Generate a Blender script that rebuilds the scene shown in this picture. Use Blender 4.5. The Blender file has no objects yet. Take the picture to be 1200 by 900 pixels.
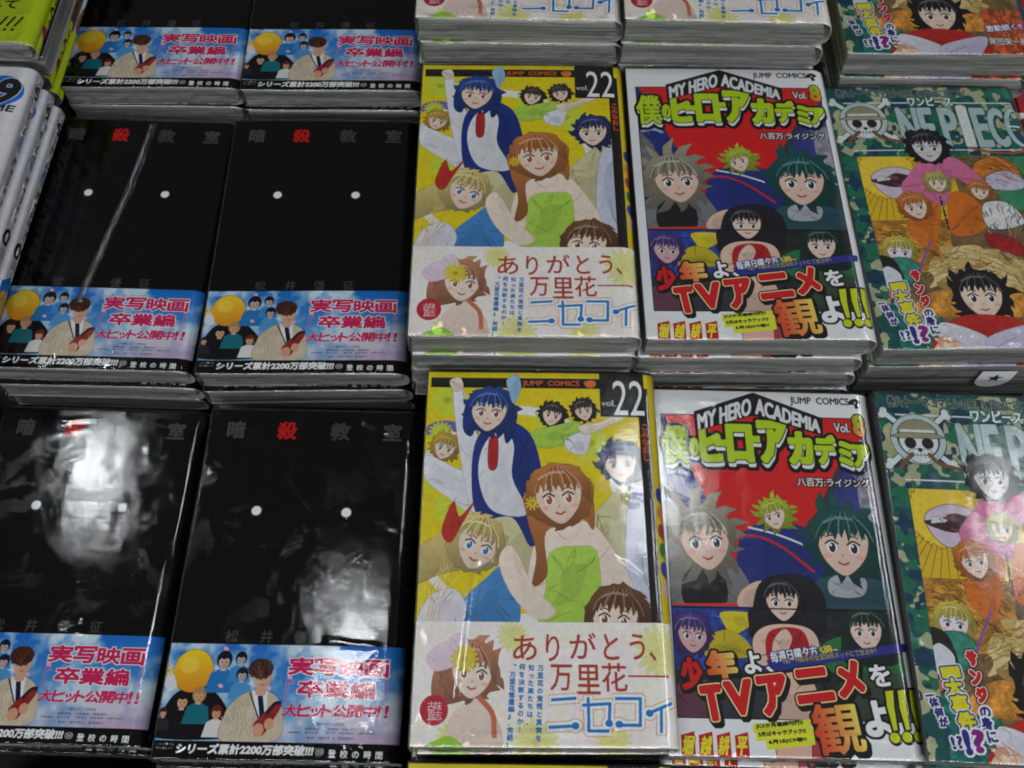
import bpy, bmesh, math, random
import numpy as np
from mathutils import Matrix, Vector

# ------------------------------------------------------------------ camera, world, lamps, exposure
SC = bpy.context.scene
MM = 0.001
BASE = 560.0                       # the camera hangs 560 mm over the table top


def W(x, y, z):
    """millimetres measured from the lens -> metres over the table"""
    return Vector((x * MM, y * MM, (z + BASE) * MM))


cd = bpy.data.cameras.new("camera")
cd.sensor_width = 36.0
cd.lens = 36.0 * 1082.48 / 1200.0
cd.clip_start = 0.01
cd.clip_end = 50
cam = bpy.data.objects.new("camera", cd)
SC.collection.objects.link(cam)
cam.matrix_world = (Matrix.Translation(W(0, 0, 0)) @ Matrix.Rotation(math.radians(90 - 63.3647), 4, 'X')
                    @ Matrix.Rotation(0.02926, 4, 'Z'))
SC.camera = cam

world = bpy.data.worlds.new("World")
SC.world = world
world.use_nodes = True
wb = world.node_tree.nodes['Background']
wb.inputs[0].default_value = (0.92, 0.95, 1.0, 1)
wb.inputs[1].default_value = 0.085


def area(name, loc, sx, sy, radiance, col=(0.93, 0.98, 1.0), aim=None):
    l = bpy.data.lights.new(name, 'AREA')
    l.shape = 'RECTANGLE'
    l.size, l.size_y = sx, sy
    l.energy = radiance * math.pi * sx * sy
    l.color = col
    o = bpy.data.objects.new(name, l)
    o.location = loc
    if aim is not None:
        d = (Vector(aim) - Vector(loc)).normalized()
        o.rotation_euler = d.to_track_quat('-Z', 'Y').to_euler()
    SC.collection.objects.link(o)
    return o


CEIL = 2.1
# fluorescent fittings in the shop ceiling over the display; fill lamps added behind the camera
area("ceiling_or_fill_lamp", (-1.17, 0.92, CEIL), 0.15, 0.22, 38)
area("ceiling_or_fill_lamp", (-0.37, 0.47, CEIL), 0.11, 0.17, 34)
area("ceiling_or_fill_lamp", (0.38, 0.88, CEIL), 0.08, 0.22, 34)
area("ceiling_or_fill_lamp", (1.38, 0.86, CEIL), 0.15, 0.36, 17)
area("ceiling_or_fill_lamp", (0.8, -0.9, CEIL), 1.2, 0.25, 23)  # unseen fill lamp, added behind the camera to light the page edges
area("ceiling_or_fill_lamp", (-0.75, -0.9, CEIL), 1.2, 0.25, 17)  # second added fill lamp, out of view behind the camera
area("ceiling_or_fill_lamp", (0.1, -1.9, CEIL - 0.3), 1.2, 0.5, 14, aim=(0, 0.2, 0.1))  # unseen tilted fill lamp, added to brighten the front faces
area("ceiling_or_fill_lamp", (2.1, 0.6, CEIL), 0.28, 2.4, 14)

SC.view_settings.view_transform = 'Standard'
SC.view_settings.look = 'None'
SC.view_settings.exposure = 0.0
SC.view_settings.gamma = 1.0
SC.cycles.max_bounces = 8
SC.cycles.transparent_max_bounces = 24
SC.cycles.caustics_reflective = False
SC.cycles.caustics_refractive = False
SC.cycles.use_denoising = True
SC.cycles.pixel_filter_type = 'BLACKMAN_HARRIS'
SC.cycles.filter_width = 1.9
SC.cycles.sample_clamp_indirect = 4.0

# ------------------------------------------------------------------ printing press: flat artwork made in code
PPM = 8.0                           # dots per millimetre
_glyphs = {}


def outline(s):
    """boundary edges of a line of type, in em units (y up)"""
    if s in _glyphs:
        return _glyphs[s]
    c = bpy.data.curves.new("type", 'FONT')
    c.body = s
    c.resolution_u = 3
    o = bpy.data.objects.new("type", c)
    SC.collection.objects.link(o)
    dg = bpy.context.evaluated_depsgraph_get()
    e = o.evaluated_get(dg)
    m = e.to_mesh()
    co = np.array([v.co[:2] for v in m.vertices], float).reshape(-1, 2)
    cnt = {}
    for p in m.polygons:
        vs = list(p.vertices)
        for a, b in zip(vs, vs[1:] + vs[:1]):
            k = (a, b) if a < b else (b, a)
            cnt[k] = cnt.get(k, 0) + 1
    ed = np.array([k for k, n in cnt.items() if n % 2], int).reshape(-1, 2)
    e.to_mesh_clear()
    bpy.data.objects.remove(o)
    bpy.data.curves.remove(c)
    r = co[ed] if len(ed) else np.zeros((0, 2, 2))
    _glyphs[s] = r
    return r


def vnoise(h, w, cell, seed):
    """smooth value noise in 0..1"""
    r = np.random.RandomState(seed)
    gh, gw = int(h / cell) + 3, int(w / cell) + 3
    g = r.rand(gh, gw)
    y = np.arange(h) / cell
    x = np.arange(w) / cell
    yi, xi = y.astype(int), x.astype(int)
    fy, fx = y - yi, x - xi
    fy = fy * fy * (3 - 2 * fy)
    fx = fx * fx * (3 - 2 * fx)
    a = g[yi][:, xi] * (1 - fx) + g[yi][:, xi + 1] * fx
    b = g[yi + 1][:, xi] * (1 - fx) + g[yi + 1][:, xi + 1] * fx
    return a * (1 - fy)[:, None] + b * fy[:, None]


def smooth(pts, n=6):
    p = np.array(pts, float)
    q = []
    N = len(p)
    for i in range(N):
        a, b, c, d = p[(i - 1) % N], p[i], p[(i + 1) % N], p[(i + 2) % N]
        for k in range(n):
            t = k / n
            q.append(0.5 * ((2 * b) + (c - a) * t + (2 * a - 5 * b + 4 * c - d) * t * t + (3 * b - a - 3 * c + d) * t ** 3))
    return np.array(q)


def dil(m, r):
    m = m.copy()
    for k in range(int(round(r))):
        o = m.copy()
        o[1:] |= m[:-1]
        o[:-1] |= m[1:]
        o[:, 1:] |= m[:, :-1]
        o[:, :-1] |= m[:, 1:]
        if k % 2:
            o[1:, 1:] |= m[:-1, :-1]
            o[:-1, :-1] |= m[1:, 1:]
            o[1:, :-1] |= m[:-1, 1:]
            o[:-1, 1:] |= m[1:, :-1]
        m = o
    return m


class Sheet:
    """a printed sheet; coordinates in millimetres from its top left corner, y down"""

    def __init__(s, w, h, bg, oy=0.0):
        s.wmm, s.hmm, s.oy = w, h, oy
        s.w, s.h = int(w * PPM), int(h * PPM)
        s.px = np.empty((s.h, s.w, 3), np.float32)
        s.px[:] = np.array(bg) / 255.0
        s.clip = (0, 0, s.w, s.h)

    def window(s, x0=None, y0=0, x1=0, y1=0):
        if x0 is None:
            s.clip = (0, 0, s.w, s.h)
        else:
            s.clip = (max(0, int(x0 * PPM)), max(0, int((y0 - s.oy) * PPM)), min(s.w, int(x1 * PPM)), min(s.h, int((y1 - s.oy) * PPM)))

    def mask(s, E, pad=0):
        """even-odd fill of edges (n,2,2) in mm -> mask and its corner"""
        if len(E) == 0:
            return None
        E = np.array(E, float)
        E[..., 1] -= s.oy
        E = E * PPM
        cx0, cy0, cx1, cy1 = s.clip
        x0 = max(int(E[..., 0].min()) - 1 - pad, cx0 - pad)
        y0 = max(int(E[..., 1].min()) - 1 - pad, cy0 - pad)
        x1 = min(int(E[..., 0].max()) + 2 + pad, cx1 + pad)
        y1 = min(int(E[..., 1].max()) + 2 + pad, cy1 + pad)
        if x1 <= x0 or y1 <= y0:
            return None
        a, b = E[:, 0], E[:, 1]
        sw = a[:, 1] > b[:, 1]
        a, b = np.where(sw[:, None], b, a), np.where(sw[:, None], a, b)
        r0 = np.ceil(a[:, 1] - 0.5).astype(int)
        r1 = np.ceil(b[:, 1] - 0.5).astype(int)
        r0 = np.clip(r0, y0, y1)
        r1 = np.clip(r1, y0, y1)
        n = np.maximum(r1 - r0, 0)
        idx = np.repeat(np.arange(len(n)), n)
        if len(idx) == 0:
            return None
        st = np.repeat(np.cumsum(n) - n, n)
        rows = r0[idx] + (np.arange(len(idx)) - st)
        t = (rows + 0.5 - a[idx, 1]) / (b[idx, 1] - a[idx, 1])
        xs = a[idx, 0] + t * (b[idx, 0] - a[idx, 0])
        cols = np.clip(np.ceil(xs - 0.5).astype(int), x0, x1)
        T = np.zeros((y1 - y0, x1 - x0 + 1), np.int32)
        np.add.at(T, (rows - y0, cols - x0), 1)
        return (np.cumsum(T, 1)[:, :-1] % 2).astype(bool), x0, y0

    def put(s, M, col, alpha=1.0, grad=None, mott=0.0, seed=1):
        """grad = (second colour, dx, dy): run from col to it across the shape in that direction"""
        if M is None:
            return
        m, x0, y0 = M
        cx0, cy0, cx1, cy1 = s.clip
        ax, ay = max(x0, cx0), max(y0, cy0)
        bx, by = min(x0 + m.shape[1], cx1), min(y0 + m.shape[0], cy1)
        if bx <= ax or by <= ay:
            return
        mm = m[ay - y0:by - y0, ax - x0:bx - x0]
        h, w = mm.shape
        c = np.array(col, np.float32) / 255.0
        A = np.empty((h, w, 3), np.float32)
        A[:] = c
        if grad:
            c2 = np.array(grad[0], np.float32) / 255.0
            yy, xx = np.mgrid[0:h, 0:w]
            t = xx / max(w, 1) * grad[1] + yy / max(h, 1) * grad[2] - min(grad[1], 0) - min(grad[2], 0)
            t = np.clip(t, 0, 1)[..., None]
            A = c * (1 - t) + c2 * t
        if mott:
            nn = 0.6 * vnoise(h, w, 3.2 * PPM, seed) + 0.4 * vnoise(h, w, 0.9 * PPM, seed + 5)
            A = A * (1 + mott * (nn[..., None] - 0.5) * 2)
        k = (mm * alpha)[..., None]
        R = s.px[ay:by, ax:bx]
        s.px[ay:by, ax:bx] = R * (1 - k) + np.clip(A, 0, 1) * k

    def poly(s, pts, col, sm=False, line=None, lw=0.25, **k):
        p = smooth(pts) if sm else np.array(pts, float)
        E = np.stack([p, np.roll(p, -1, 0)], 1)
        if line is not None:
            M = s.mask(E, int(lw * PPM) + 2)
            if M is not None:
                s.put((dil(M[0], lw * PPM), M[1], M[2]), line)
        s.put(s.mask(E), col, **k)

    def rect(s, x0, y0, x1, y1, col, **k):
        s.poly([(x0, y0), (x1, y0), (x1, y1), (x0, y1)], col, **k)

    def ell(s, c, rx, ry, col, rot=0, **k):
        t = np.linspace(0, 2 * math.pi, 48, endpoint=False)
        x, y = rx * np.cos(t), ry * np.sin(t)
        cr, sr = math.cos(rot), math.sin(rot)
        s.poly(np.stack([c[0] + x * cr - y * sr, c[1] + x * sr + y * cr], 1), col, **k)

    def tuft(s, c, rx, ry, n, amp, col, seed=0, **k):
        """a ragged patch"""
        r = np.random.RandomState(seed)
        m = int(n * 1.5)
        P = []
        for i in range(m):
            t0 = 2 * math.pi * (i + r.rand() * .5) / m
            long = 1 + amp * (0.25 + 1.1 * r.rand() ** 1.5)
            d = 2 * math.pi / m
            lean = (r.rand() - .3) * d * 1.2
            base = 1 - amp * .35 * r.rand()
            P += [(base, t0), (base * .4 + long * .6, t0 + d * .22 + lean * .3), (long, t0 + d * .4 + lean), (base * .6 + long * .4, t0 + d * .66 + lean * .4)]
        s.poly([(c[0] + rx * q * math.cos(t), c[1] + ry * q * math.sin(t)) for q, t in P], col, **k)

    def line(s, pts, w, col, closed=False, **k):
        p = np.array(pts, float)
        segs = list(zip(p[:-1], p[1:])) + ([(p[-1], p[0])] if closed else [])
        for a, b in segs:
            d = b - a
            L = np.hypot(*d)
            if L < 1e-6:
                continue
            n = np.array([-d[1], d[0]]) / L * w / 2
            e = d / L * w * 0.3
            s.poly([a + n - e, b + n + e, b - n + e, a - n - e], col, **k)

    def curve(s, pts, w, col, n=6, **k):
        p = np.array(pts, float)
        P = np.vstack([2 * p[0] - p[1], p, 2 * p[-1] - p[-2]])
        q = []
        for i in range(1, len(P) - 2):
            a, b, c, d = P[i - 1:i + 3]
            for j in range(n):
                t = j / n
                q.append(0.5 * ((2 * b) + (c - a) * t + (2 * a - 5 * b + 4 * c - d) * t * t + (3 * b - a - 3 * c + d) * t ** 3))
        q.append(p[-1])
        s.line(q, w, col, **k)

    def strands(s, c, rx, ry, n, cols, seed=0, ang=1.57, spread=0.5, w=0.35, ln=0.7):
        """loose pen strokes over a patch"""
        r = np.random.RandomState(seed)
        for i in range(n):
            u, v = r.rand() * 2 - 1, r.rand() * 2 - 1
            if u * u + v * v > 1:
                continue
            a = ang + (u * spread) + (r.rand() - 0.5) * 0.3
            L = ln * min(rx, ry) * (0.5 + r.rand())
            x, y = c[0] + u * rx * 0.85, c[1] + v * ry * 0.85
            bend = (r.rand() - 0.5) * 0.5 * L
            s.curve([(x - L / 2 * math.cos(a), y - L / 2 * math.sin(a)), (x + bend * math.sin(a), y - bend * math.cos(a)),
                     (x + L / 2 * math.cos(a), y + L / 2 * math.sin(a))], w * (0.6 + r.rand() * 0.7), cols[i % len(cols)], n=3, alpha=0.75)

    def dab(s, c, rx, ry, cols, seed=0):
        """an abstract overlapping smear of a few tones with pen lines through it"""
        r = np.random.RandomState(100 + seed)
        for j in range(5):
            t = np.linspace(0, 2 * math.pi, 7, endpoint=False) + r.rand() * 6
            q = 0.35 + r.rand(7) * 0.8
            k = 1.0 if j == 0 else 0.75 - 0.09 * j
            o = (0, 0) if j == 0 else ((r.rand() - .5) * rx * 1.1, (r.rand() - .5) * ry * 1.1)
            p = np.stack([c[0] + o[0] + rx * k * q * np.cos(t), c[1] + o[1] + ry * k * q * np.sin(t)], 1)
            s.poly(p, cols[j % 3], sm=True, line=cols[3] if j < 3 else None, lw=.15, mott=.05)
        for j in range(5):
            x, y = c[0] + (r.rand() - .5) * rx * 1.3, c[1] + (r.rand() - .5) * ry * 1.3
            a, L = r.rand() * 3.1, min(rx, ry) * (.4 + .5 * r.rand())
            s.curve([(x - L * math.cos(a), y - L * math.sin(a)), (x + L * .3 * math.sin(a), y - L * .3 * math.cos(a)), (x + L * math.cos(a), y + L * math.sin(a))], .3, cols[3], n=4)

    def head(s, c, r, hair, skin=(248, 222, 200), rot=0.0, turn=0.0, ruf=.08, seed=0, tail=None, smile=1, eyes=(50, 40, 46)):
        """a plain smiling doll's head, the same for everybody"""
        q = np.random.RandomState(seed)
        cr, sr = math.cos(rot), math.sin(rot)

        def T(pts):
            return [(c[0] + r * (x * cr - y * sr), c[1] + r * (x * sr + y * cr)) for x, y in pts]
        dk = tuple(int(v * .55) for v in hair)
        lt = tuple(int(v + (255 - v) * .38) for v in hair)
        ink = tuple(int(v * .35) for v in hair)
        if tail:
            s.poly(T(tail), hair, sm=True, line=ink, lw=.15, grad=(dk, .2, .8))
        s.tuft(c, r * 1.12, r * 1.12, 11, ruf * 2.2, hair, seed=seed, line=ink, lw=.15, grad=(dk, .1, .9))
        t = turn
        s.poly(T([(-.70 + t, -.35), (-.72 + t, .2), (-.46 + t * 1.2, .68), (t * 1.3, 1.0), (.46 + t * 1.2, .68), (.72 + t, .2), (.70 + t, -.35), (t, -.7)]), skin, sm=True, line=(150, 96, 84), lw=.12, grad=(tuple(int(v * .93) for v in skin), .3, .7))
        for e in (-1, 1):
            x = e * .33 + t * 1.15
            s.ell(T([(x, .14)])[0], r * .155, r * .19, (252, 250, 250), rot=rot)
            s.ell(T([(x + .01, .15)])[0], r * .10, r * .155, eyes, rot=rot)
            s.ell(T([(x - .03, .08)])[0], r * .035, r * .045, (255, 255, 255))
            s.curve(T([(x - .19, .04), (x, -.07), (x + .19, .03)]), r * .055, (50, 34, 36), n=3)
            s.curve(T([(x - .16, -.17), (x, -.23), (x + .16, -.17)]), r * .035, ink, n=3)
            s.ell(T([(x + e * .16, .42)])[0], r * .13, r * .07, (238, 150, 140), rot=rot, alpha=.45)
        s.curve(T([(-.15 + t * 1.3, .60), (t * 1.3, .60 + .07 * smile), (.15 + t * 1.3, .60)]), r * .06, (176, 70, 70), n=3)
        s.line(T([(t * 1.35, .36), (t * 1.35 - .03, .41)]), r * .04, (190, 130, 112))
        # fringe in a few locks
        B = [(-1.02, .35), (-1.06, -.35), (-.72, -.95), (0, -1.14), (.72, -.95), (1.06, -.35), (1.02, .35), (.80 + t * .4, .10), (.74, -.25)]
        n = 6
        for k in range(n + 1):
            x = .62 - 1.24 * k / n + t * .4
            B += [(x + .05, -.38 - .12 * q.rand()), (x - .07, (-.16 if k % 2 else -.04) - .08 * q.rand())]
        B += [(-.74, -.25), (-.80 + t * .4, .12)]
        s.poly(T(B), hair, line=ink, lw=.12, grad=(dk, .25, .75))
        for k in range(16):
            x = -.85 + 1.7 * k / 15
            j = (q.rand() - .5) * .1
            s.curve(T([(x * .35, -1.02 + abs(x) * .15), (x * .8 + j, -.72 + abs(x) * .25), (x + j, -.34 + abs(x) * .25)]), r * (.025 + .03 * q.rand()), lt if k % 3 == 0 else dk, n=3, alpha=.7)
        s.curve(T([(-.62, -.62), (-.2, -.80), (.25, -.78)]), r * .09, lt, n=3, alpha=.75)

    def cloth(s, pts, col, seed=0, folds=7, ink=None, shade=.72):
        """a garment: flat tone, one shadow tone and a few fold lines"""
        q = np.random.RandomState(seed)
        ink = ink or tuple(int(v * .4) for v in col)
        sh = tuple(int(v * shade) for v in col)
        P = np.array(pts, float)
        m = P.mean(0)
        s.poly(pts, col, sm=True, line=ink, lw=.15, grad=(tuple(int(v * .9) for v in col), .4, .6))
        s.poly([m + (x - m) * (.25 + .6 * q.rand()) + np.array([.6, .8]) for x in P], sh, sm=True, alpha=.32)
        for k in range(folds):
            a, b = P[q.randint(len(P))], m + (P[q.randint(len(P))] - m) * q.rand() * .6
            a = m + (a - m) * .92
            b = a + (b - a) * (.35 + .4 * q.rand())
            mid = (a + b) / 2 + (q.rand(2) - .5) * 3
            s.curve([a, mid, b], .16 + .16 * q.rand(), ink if k % 2 else sh, n=4, alpha=.75)

    def scrawl(s, x, y, w, h, col, seed=0):
        """small print too far gone to read"""
        r = np.random.RandomState(seed)
        n = int(h / w * 1.0) + 1
        for k in range(n):
            yy = y + k * h / n
            for j in range(7):
                a, b = x + r.rand() * w * .6, yy + r.rand() * h / n * .85
                if j % 2:
                    s.line([(a, b), (min(a + w * (.3 + .5 * r.rand()), x + w), b)], w * .09, col)
                else:
                    s.line([(a + w * .2, yy + r.rand() * 2), (a + w * .2 + (r.rand() - .5) * 2, min(yy + h / n * .85, b + 3))], w * .07, col)

    def flower(s, c, r, col, core, n=14, alpha=0.9, seed=0):
        for i in range(n):
            a = 2 * math.pi * i / n + seed
            s.ell((c[0] + r * 0.6 * math.cos(a), c[1] + r * 0.6 * math.sin(a)), r * 0.42, r * 0.13, col, rot=a, alpha=alpha)
        s.ell(c, r * 0.2, r * 0.2, core, alpha=alpha)

    def text(s, t, x0, y0, x1, y1, col, bold=0.0, edge=(), shear=0.0, rot=0.0, grad=None, warp=None, cell=False, shadow=None, alpha=1.0):
        """type set to fill a box; edge = ((mm, colour), ...) from the outermost in"""
        E = outline(t)
        if len(E) == 0:
            return
        E = E.copy()
        if cell:                     # a single character kept in its em square
            lo, hi = np.array([0.0, -0.12]), np.array([1.0, 0.88])
        else:
            lo, hi = E.reshape(-1, 2).min(0), E.reshape(-1, 2).max(0)
        U = (E - lo) / np.maximum(hi - lo, 1e-4)
        U[..., 1] = 1 - U[..., 1]
        X = x0 + U[..., 0] * (x1 - x0) + shear * (0.5 - U[..., 1]) * (y1 - y0)
        Y = y0 + U[..., 1] * (y1 - y0)
        if rot:
            cx, cy = (x0 + x1) / 2, (y0 + y1) / 2
            c, q = math.cos(rot), math.sin(rot)
            X, Y = cx + (X - cx) * c - (Y - cy) * q, cy + (X - cx) * q + (Y - cy) * c
        if warp:
            X, Y = warp(X, Y, U[..., 0], U[..., 1])
        E = np.stack([X, Y], -1)
        big = max([bold] + [e[0] + bold for e in edge])
        M = s.mask(E, int(big * PPM) + 3)
        if M is None:
            return
        if shadow:                   # (dx, dy, colour, extra) dropped block under the type
            dx, dy, sc, ex = shadow
            st = max(int(max(abs(dx), abs(dy)) * PPM / 2), 1)
            base = dil(M[0], (bold + ex) * PPM)
            for k in range(st + 1):
                s.put((base, M[1] + int(dx * PPM * k / st), M[2] + int(dy * PPM * k / st)), sc)
        for e, c in edge:
            s.put((dil(M[0], (bold + e) * PPM), M[1], M[2]), c)
        s.put((dil(M[0], bold * PPM) if bold else M[0], M[1], M[2]), col, grad=grad, alpha=alpha)

    def column(s, t, x, y, size, col, pitch=1.0, lean=0.0, **k):
        """vertical setting, top to bottom"""
        for i, ch in enumerate(t):
            if ch == ' ':
                continue
            yy = y + i * size * pitch
            xx = x + i * size * pitch * lean
            if ch in 'ー―—':
                s.line([(xx + size / 2, yy), (xx + size / 2, yy + size * 0.95)], size * 0.09, col)
            else:
                s.text(ch, xx, yy, xx + size, yy + size, col, cell=True, **k)

    def row(s, t, x, y, size, step, col, **k):
        for i, ch in enumerate(t):
            if ch != ' ':
                s.text(ch, x + i * step, y, x + i * step + size, y + size, col, cell=True, **k)

    def mottle(s, amount, cell, seed, tint=None):
        n = vnoise(s.h, s.w, cell * PPM, seed)[..., None]
        if tint is None:
            s.px *= 1 + amount * (n - 0.5)
        else:
            s.px = s.px * (1 - amount * n) + np.array(tint, np.float32) / 255 * amount * n

    def image(s, name):
        im = bpy.data.images.new(name, s.w, s.h, alpha=False)
        a = np.ones((s.h, s.w, 4), np.float32)
        a[..., :3] = np.clip(s.px[::-1], 0, 1)
        im.pixels.foreach_set(a.ravel())
        im.update()
        im.pack()
        return im


def quad(h):
    """cover millimetres of a point measured on the reference print"""
    def f(x, y):
        w = h[6] * x + h[7] * y + h[8]
        return ((h[0] * x + h[1] * y + h[2]) / w, (h[3] * x + h[4] * y + h[5]) / w)
    return f


N2 = quad([0.5190536, 0.02848991, -272.5259, -0.006842424, 0.6003034, -258.8781, -3.842091e-05, 0.0005834138, 1.0])
B2 = quad([0.6391148, 0.1211399, -219.2483, -0.01510016, 0.7216235, -342.498, -1.730216e-05, 0.0007650133, 1.0])
H2 = quad([0.5216407, -0.02282911, -389.194, -0.008845647, 0.5634447, -249.5709, -3.147245e-05, 0.0004647986, 1.0])
O2 = quad([0.5488897, -0.08137194, -523.8323, -0.02671068, 0.6130308, -254.1798, -1.72759e-05, 0.0005788288, 1.0])
O1 = quad([0.5294831, -0.1193776, -499.1511, 0.002633857, 0.7006077, -74.81086, -1.671423e-05, 0.0005791615, 1.0])

# ------------------------------------------------------------------ the printed jackets and paper bands
CW = 138.0                          # front 113 + spine + turn of the jacket
SKIN = (240, 205, 175)
WARM = [(240, 205, 175), (250, 226, 204), (214, 160, 132), (188, 116, 104)]
ROSE = [(232, 196, 180), (246, 222, 210), (196, 146, 136), (120, 90, 96)]
INK = (28, 24, 30)


def print_yellow():
    s = Sheet(CW, 176, (230, 208, 22))
    # big white hoop and a violet streamer behind
    for r0, r1, c in ((51, 46.5, (238, 236, 232)),):
        s.ell((44, 72), r0, r0 * 1.05, c)
        s.ell((44, 72), r1, r1 * 1.05, (230, 208, 22))
    s.poly([(1, 29.7), (9.1, 26.9), (20.6, 29.5), (25.6, 33.1), (20.8, 35), (9.3, 31.9), (1.3, 35.2)], (118, 104, 170), sm=True)
    for p, r in (((9.9, 15.7), 9), ((7.1, 56.4), 8), ((80.3, 38), 9.5), ((13.6, 71.4), 9), ((7.3, 33.3), 6), ((58.4, 26.8), 7)):
        s.flower(p, r, (205, 220, 60), (190, 180, 20), n=16, seed=r)
    # top bar
    s.rect(1.5, 3.2, 90, 8.7, (24, 20, 18))
    s.poly([(78, 5), (82, 4), (84, 6), (82, 8.2), (79, 7.8)], (226, 110, 60), sm=True)
    # plain stand-in figures
    WH, NV, KH, LV, GR = (240, 240, 246), (30, 54, 134), (222, 214, 164), (218, 220, 242), (184, 222, 84)
    SK = (252, 232, 214)
    s.head((61.7, 23), 6.0, (58, 44, 42), rot=.25, seed=5, ruf=.12, eyes=(40, 20, 20))
    s.head((77.1, 20.5), 5.6, (60, 44, 40), rot=-.2, seed=6, ruf=.12, eyes=(40, 20, 20))
    s.cloth([(50.9, 32.9), (62.5, 29.1), (73.2, 27.1), (78.9, 31.6), (69.7, 38.1), (58.2, 40.9), (51.8, 38.3)], GR, 1)
    s.cloth([(68.1, 36.3), (79.7, 31.6), (77.7, 43.4), (69.6, 42.6)], WH, 2)
    s.cloth([(74.8, 28.9), (84.8, 27), (94.1, 22.2), (97.4, 24), (84.7, 31.1), (77.2, 33.5)], SK, 3, 2)
    s.head((9.6, 41), 6.4, (222, 178, 62), rot=.3, seed=7, ruf=.16)
    s.cloth([(0.6, 45.5), (14, 51.1), (32.2, 61.4), (41.4, 74.1), (30.6, 79.2), (14.6, 68.4), (1.1, 57.4)], WH, 4, ink=(140, 130, 170), shade=.86)
    s.cloth([(12.5, 8.5), (16.6, 7), (25.7, 36.3), (35.7, 56.2), (42.2, 73.2), (32.6, 81.6), (23.4, 73.4), (16, 38.7)], WH, 5, ink=(140, 130, 170), shade=.86)
    s.cloth([(10.7, 5.2), (15.7, 3.2), (17.5, 8.9), (13.4, 10.9)], SK, 6, 2)
    # tall figure, navy over white over khaki
    s.cloth([(30.5, 73.3), (56.4, 73.1), (61.6, 93.7), (57.6, 109.5), (42.5, 105.7), (28.9, 93.9)], KH, 7, 12)
    s.cloth([(25.7, 34.9), (37.8, 26.6), (50.9, 33.8), (56.5, 56), (55.5, 80.6), (50.8, 89.7), (42.2, 75.8), (26.6, 75.9), (22.9, 54.6)], NV, 8, 12, ink=(12, 20, 60))
    s.cloth([(28.2, 40.3), (37, 30.7), (42.8, 39.3), (42.1, 56.1), (49.3, 74), (32.8, 72.5), (26.2, 56.3)], WH, 9, 8, ink=(150, 146, 180), shade=.86)
    s.cloth([(31, 36.7), (35, 35.8), (34.8, 50.9), (30.8, 51)], (196, 44, 44), 10, 2)
    s.head((31.1, 21.1), 11.2, (34, 74, 164), rot=.08, turn=-.05, seed=11, ruf=.10, eyes=(150, 60, 50),
           tail=[(-.9, -.4), (-1.1, .9), (-.7, 1.3), (-.4, .6), (.5, .6), (.85, 1.5), (1.15, .8), (1.0, -.4)])
    s.cloth([(39.2, 4.3), (44.3, 1.4), (46.4, 8.6), (42.7, 17.2), (40.5, 11.5)], (160, 200, 236), 12, 3)
    # right-hand figure, khaki and lavender
    s.cloth([(81.6, 72.9), (96.1, 58.3), (105.1, 55.6), (103.6, 126.6), (88.2, 121.7), (79.4, 113.3), (70.2, 89.6)], KH, 13, 16)
    s.cloth([(96.8, 68.6), (104.8, 61.7), (105.2, 113.2), (94.6, 113.2)], LV, 14, 6)
    s.head((95, 47.7), 10.0, (42, 56, 116), rot=-.05, turn=-.1, seed=13, ruf=.14)
    # middle figure, copper hair and light green
    s.cloth([(52.4, 89.7), (61.8, 80.6), (77.5, 78), (88, 89.5), (97.1, 109.3), (87.6, 117.9), (76.4, 113.3), (61.3, 113.4), (50, 109.6)], SK, 15, 6, ink=(190, 130, 110), shade=.9)
    s.cloth([(59.7, 92.9), (71.7, 89.6), (81.6, 93.6), (79, 126.7), (55.2, 126.7), (57.6, 109.5)], GR, 16, 20, ink=(96, 140, 40))
    s.head((64.4, 64.6), 14.2, (216, 134, 70), rot=-.12, turn=-.03, seed=15, ruf=.05, eyes=(176, 84, 40),
           tail=[(-1.0, -.3), (-1.15, .7), (-1.0, 1.9), (-1.25, 2.9), (-.75, 2.6), (-.6, 1.2), (.6, .9), (.95, 1.3), (1.1, .3), (1.0, -.4)])
    s.flower((51.7, 68.9), 3.6, (240, 210, 60), (200, 150, 30), n=10)
    # lower left figure, blond and blue
    s.cloth([(20.1, 115.5), (29.6, 105.8), (38.6, 99.4), (45.5, 113.5), (42.6, 127.9), (16, 128)], (74, 144, 210), 17, 12)
    s.cloth([(5, 113.7), (16.1, 109.7), (22, 118.2), (16.8, 128), (0.6, 128.1)], (236, 232, 244), 18, 8, shade=.86)
    s.head((25.4, 88.2), 12.2, (248, 222, 140), rot=.35, turn=.12, seed=17, ruf=.05, eyes=(60, 110, 190),
           tail=[(-.9, -.6), (-1.5, .3), (-2.2, 1.2), (-3.1, 2.0), (-2.7, 2.9), (-1.7, 2.5), (-.8, 1.6), (.3, .9), (.9, .3), (.6, -.8)])
    s.cloth([(9.7, 82.6), (14.6, 68.4), (17.6, 75.9), (24.5, 68.3), (18.9, 79.3), (13.8, 88.3)], (206, 52, 42), 18, 3)
    s.cloth([(36.3, 96.2), (42.3, 89.8), (51.9, 108), (62, 119.5), (53, 122.6), (41.7, 111.2)], SK, 19, 4, ink=(190, 130, 110), shade=.9)
    s.strands((9.3, 109.8), 8, 18, 46, [(252, 232, 164), (206, 156, 72)], 47, ang=1.9, spread=.2, w=.25, ln=1.3)
    # brunette just over the band
    s.head((89.7, 121.7), 13.0, (124, 80, 46), rot=.12, turn=-.12, seed=19, ruf=.04, eyes=(120, 70, 40),
           tail=[(-.9, -.5), (-1.1, .8), (-.8, 1.5), (.6, 1.4), (1.6, 1.6), (1.7, .6), (1.2, -.4)])
    s.text("JUMP  COMICS", 47.2, 4.6, 75.4, 8.1, (226, 96, 40), bold=0.12)
    # right strip with the author's name, volume block
    s.rect(104.3, 8, 109.6, 176, (26, 22, 22))
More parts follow.
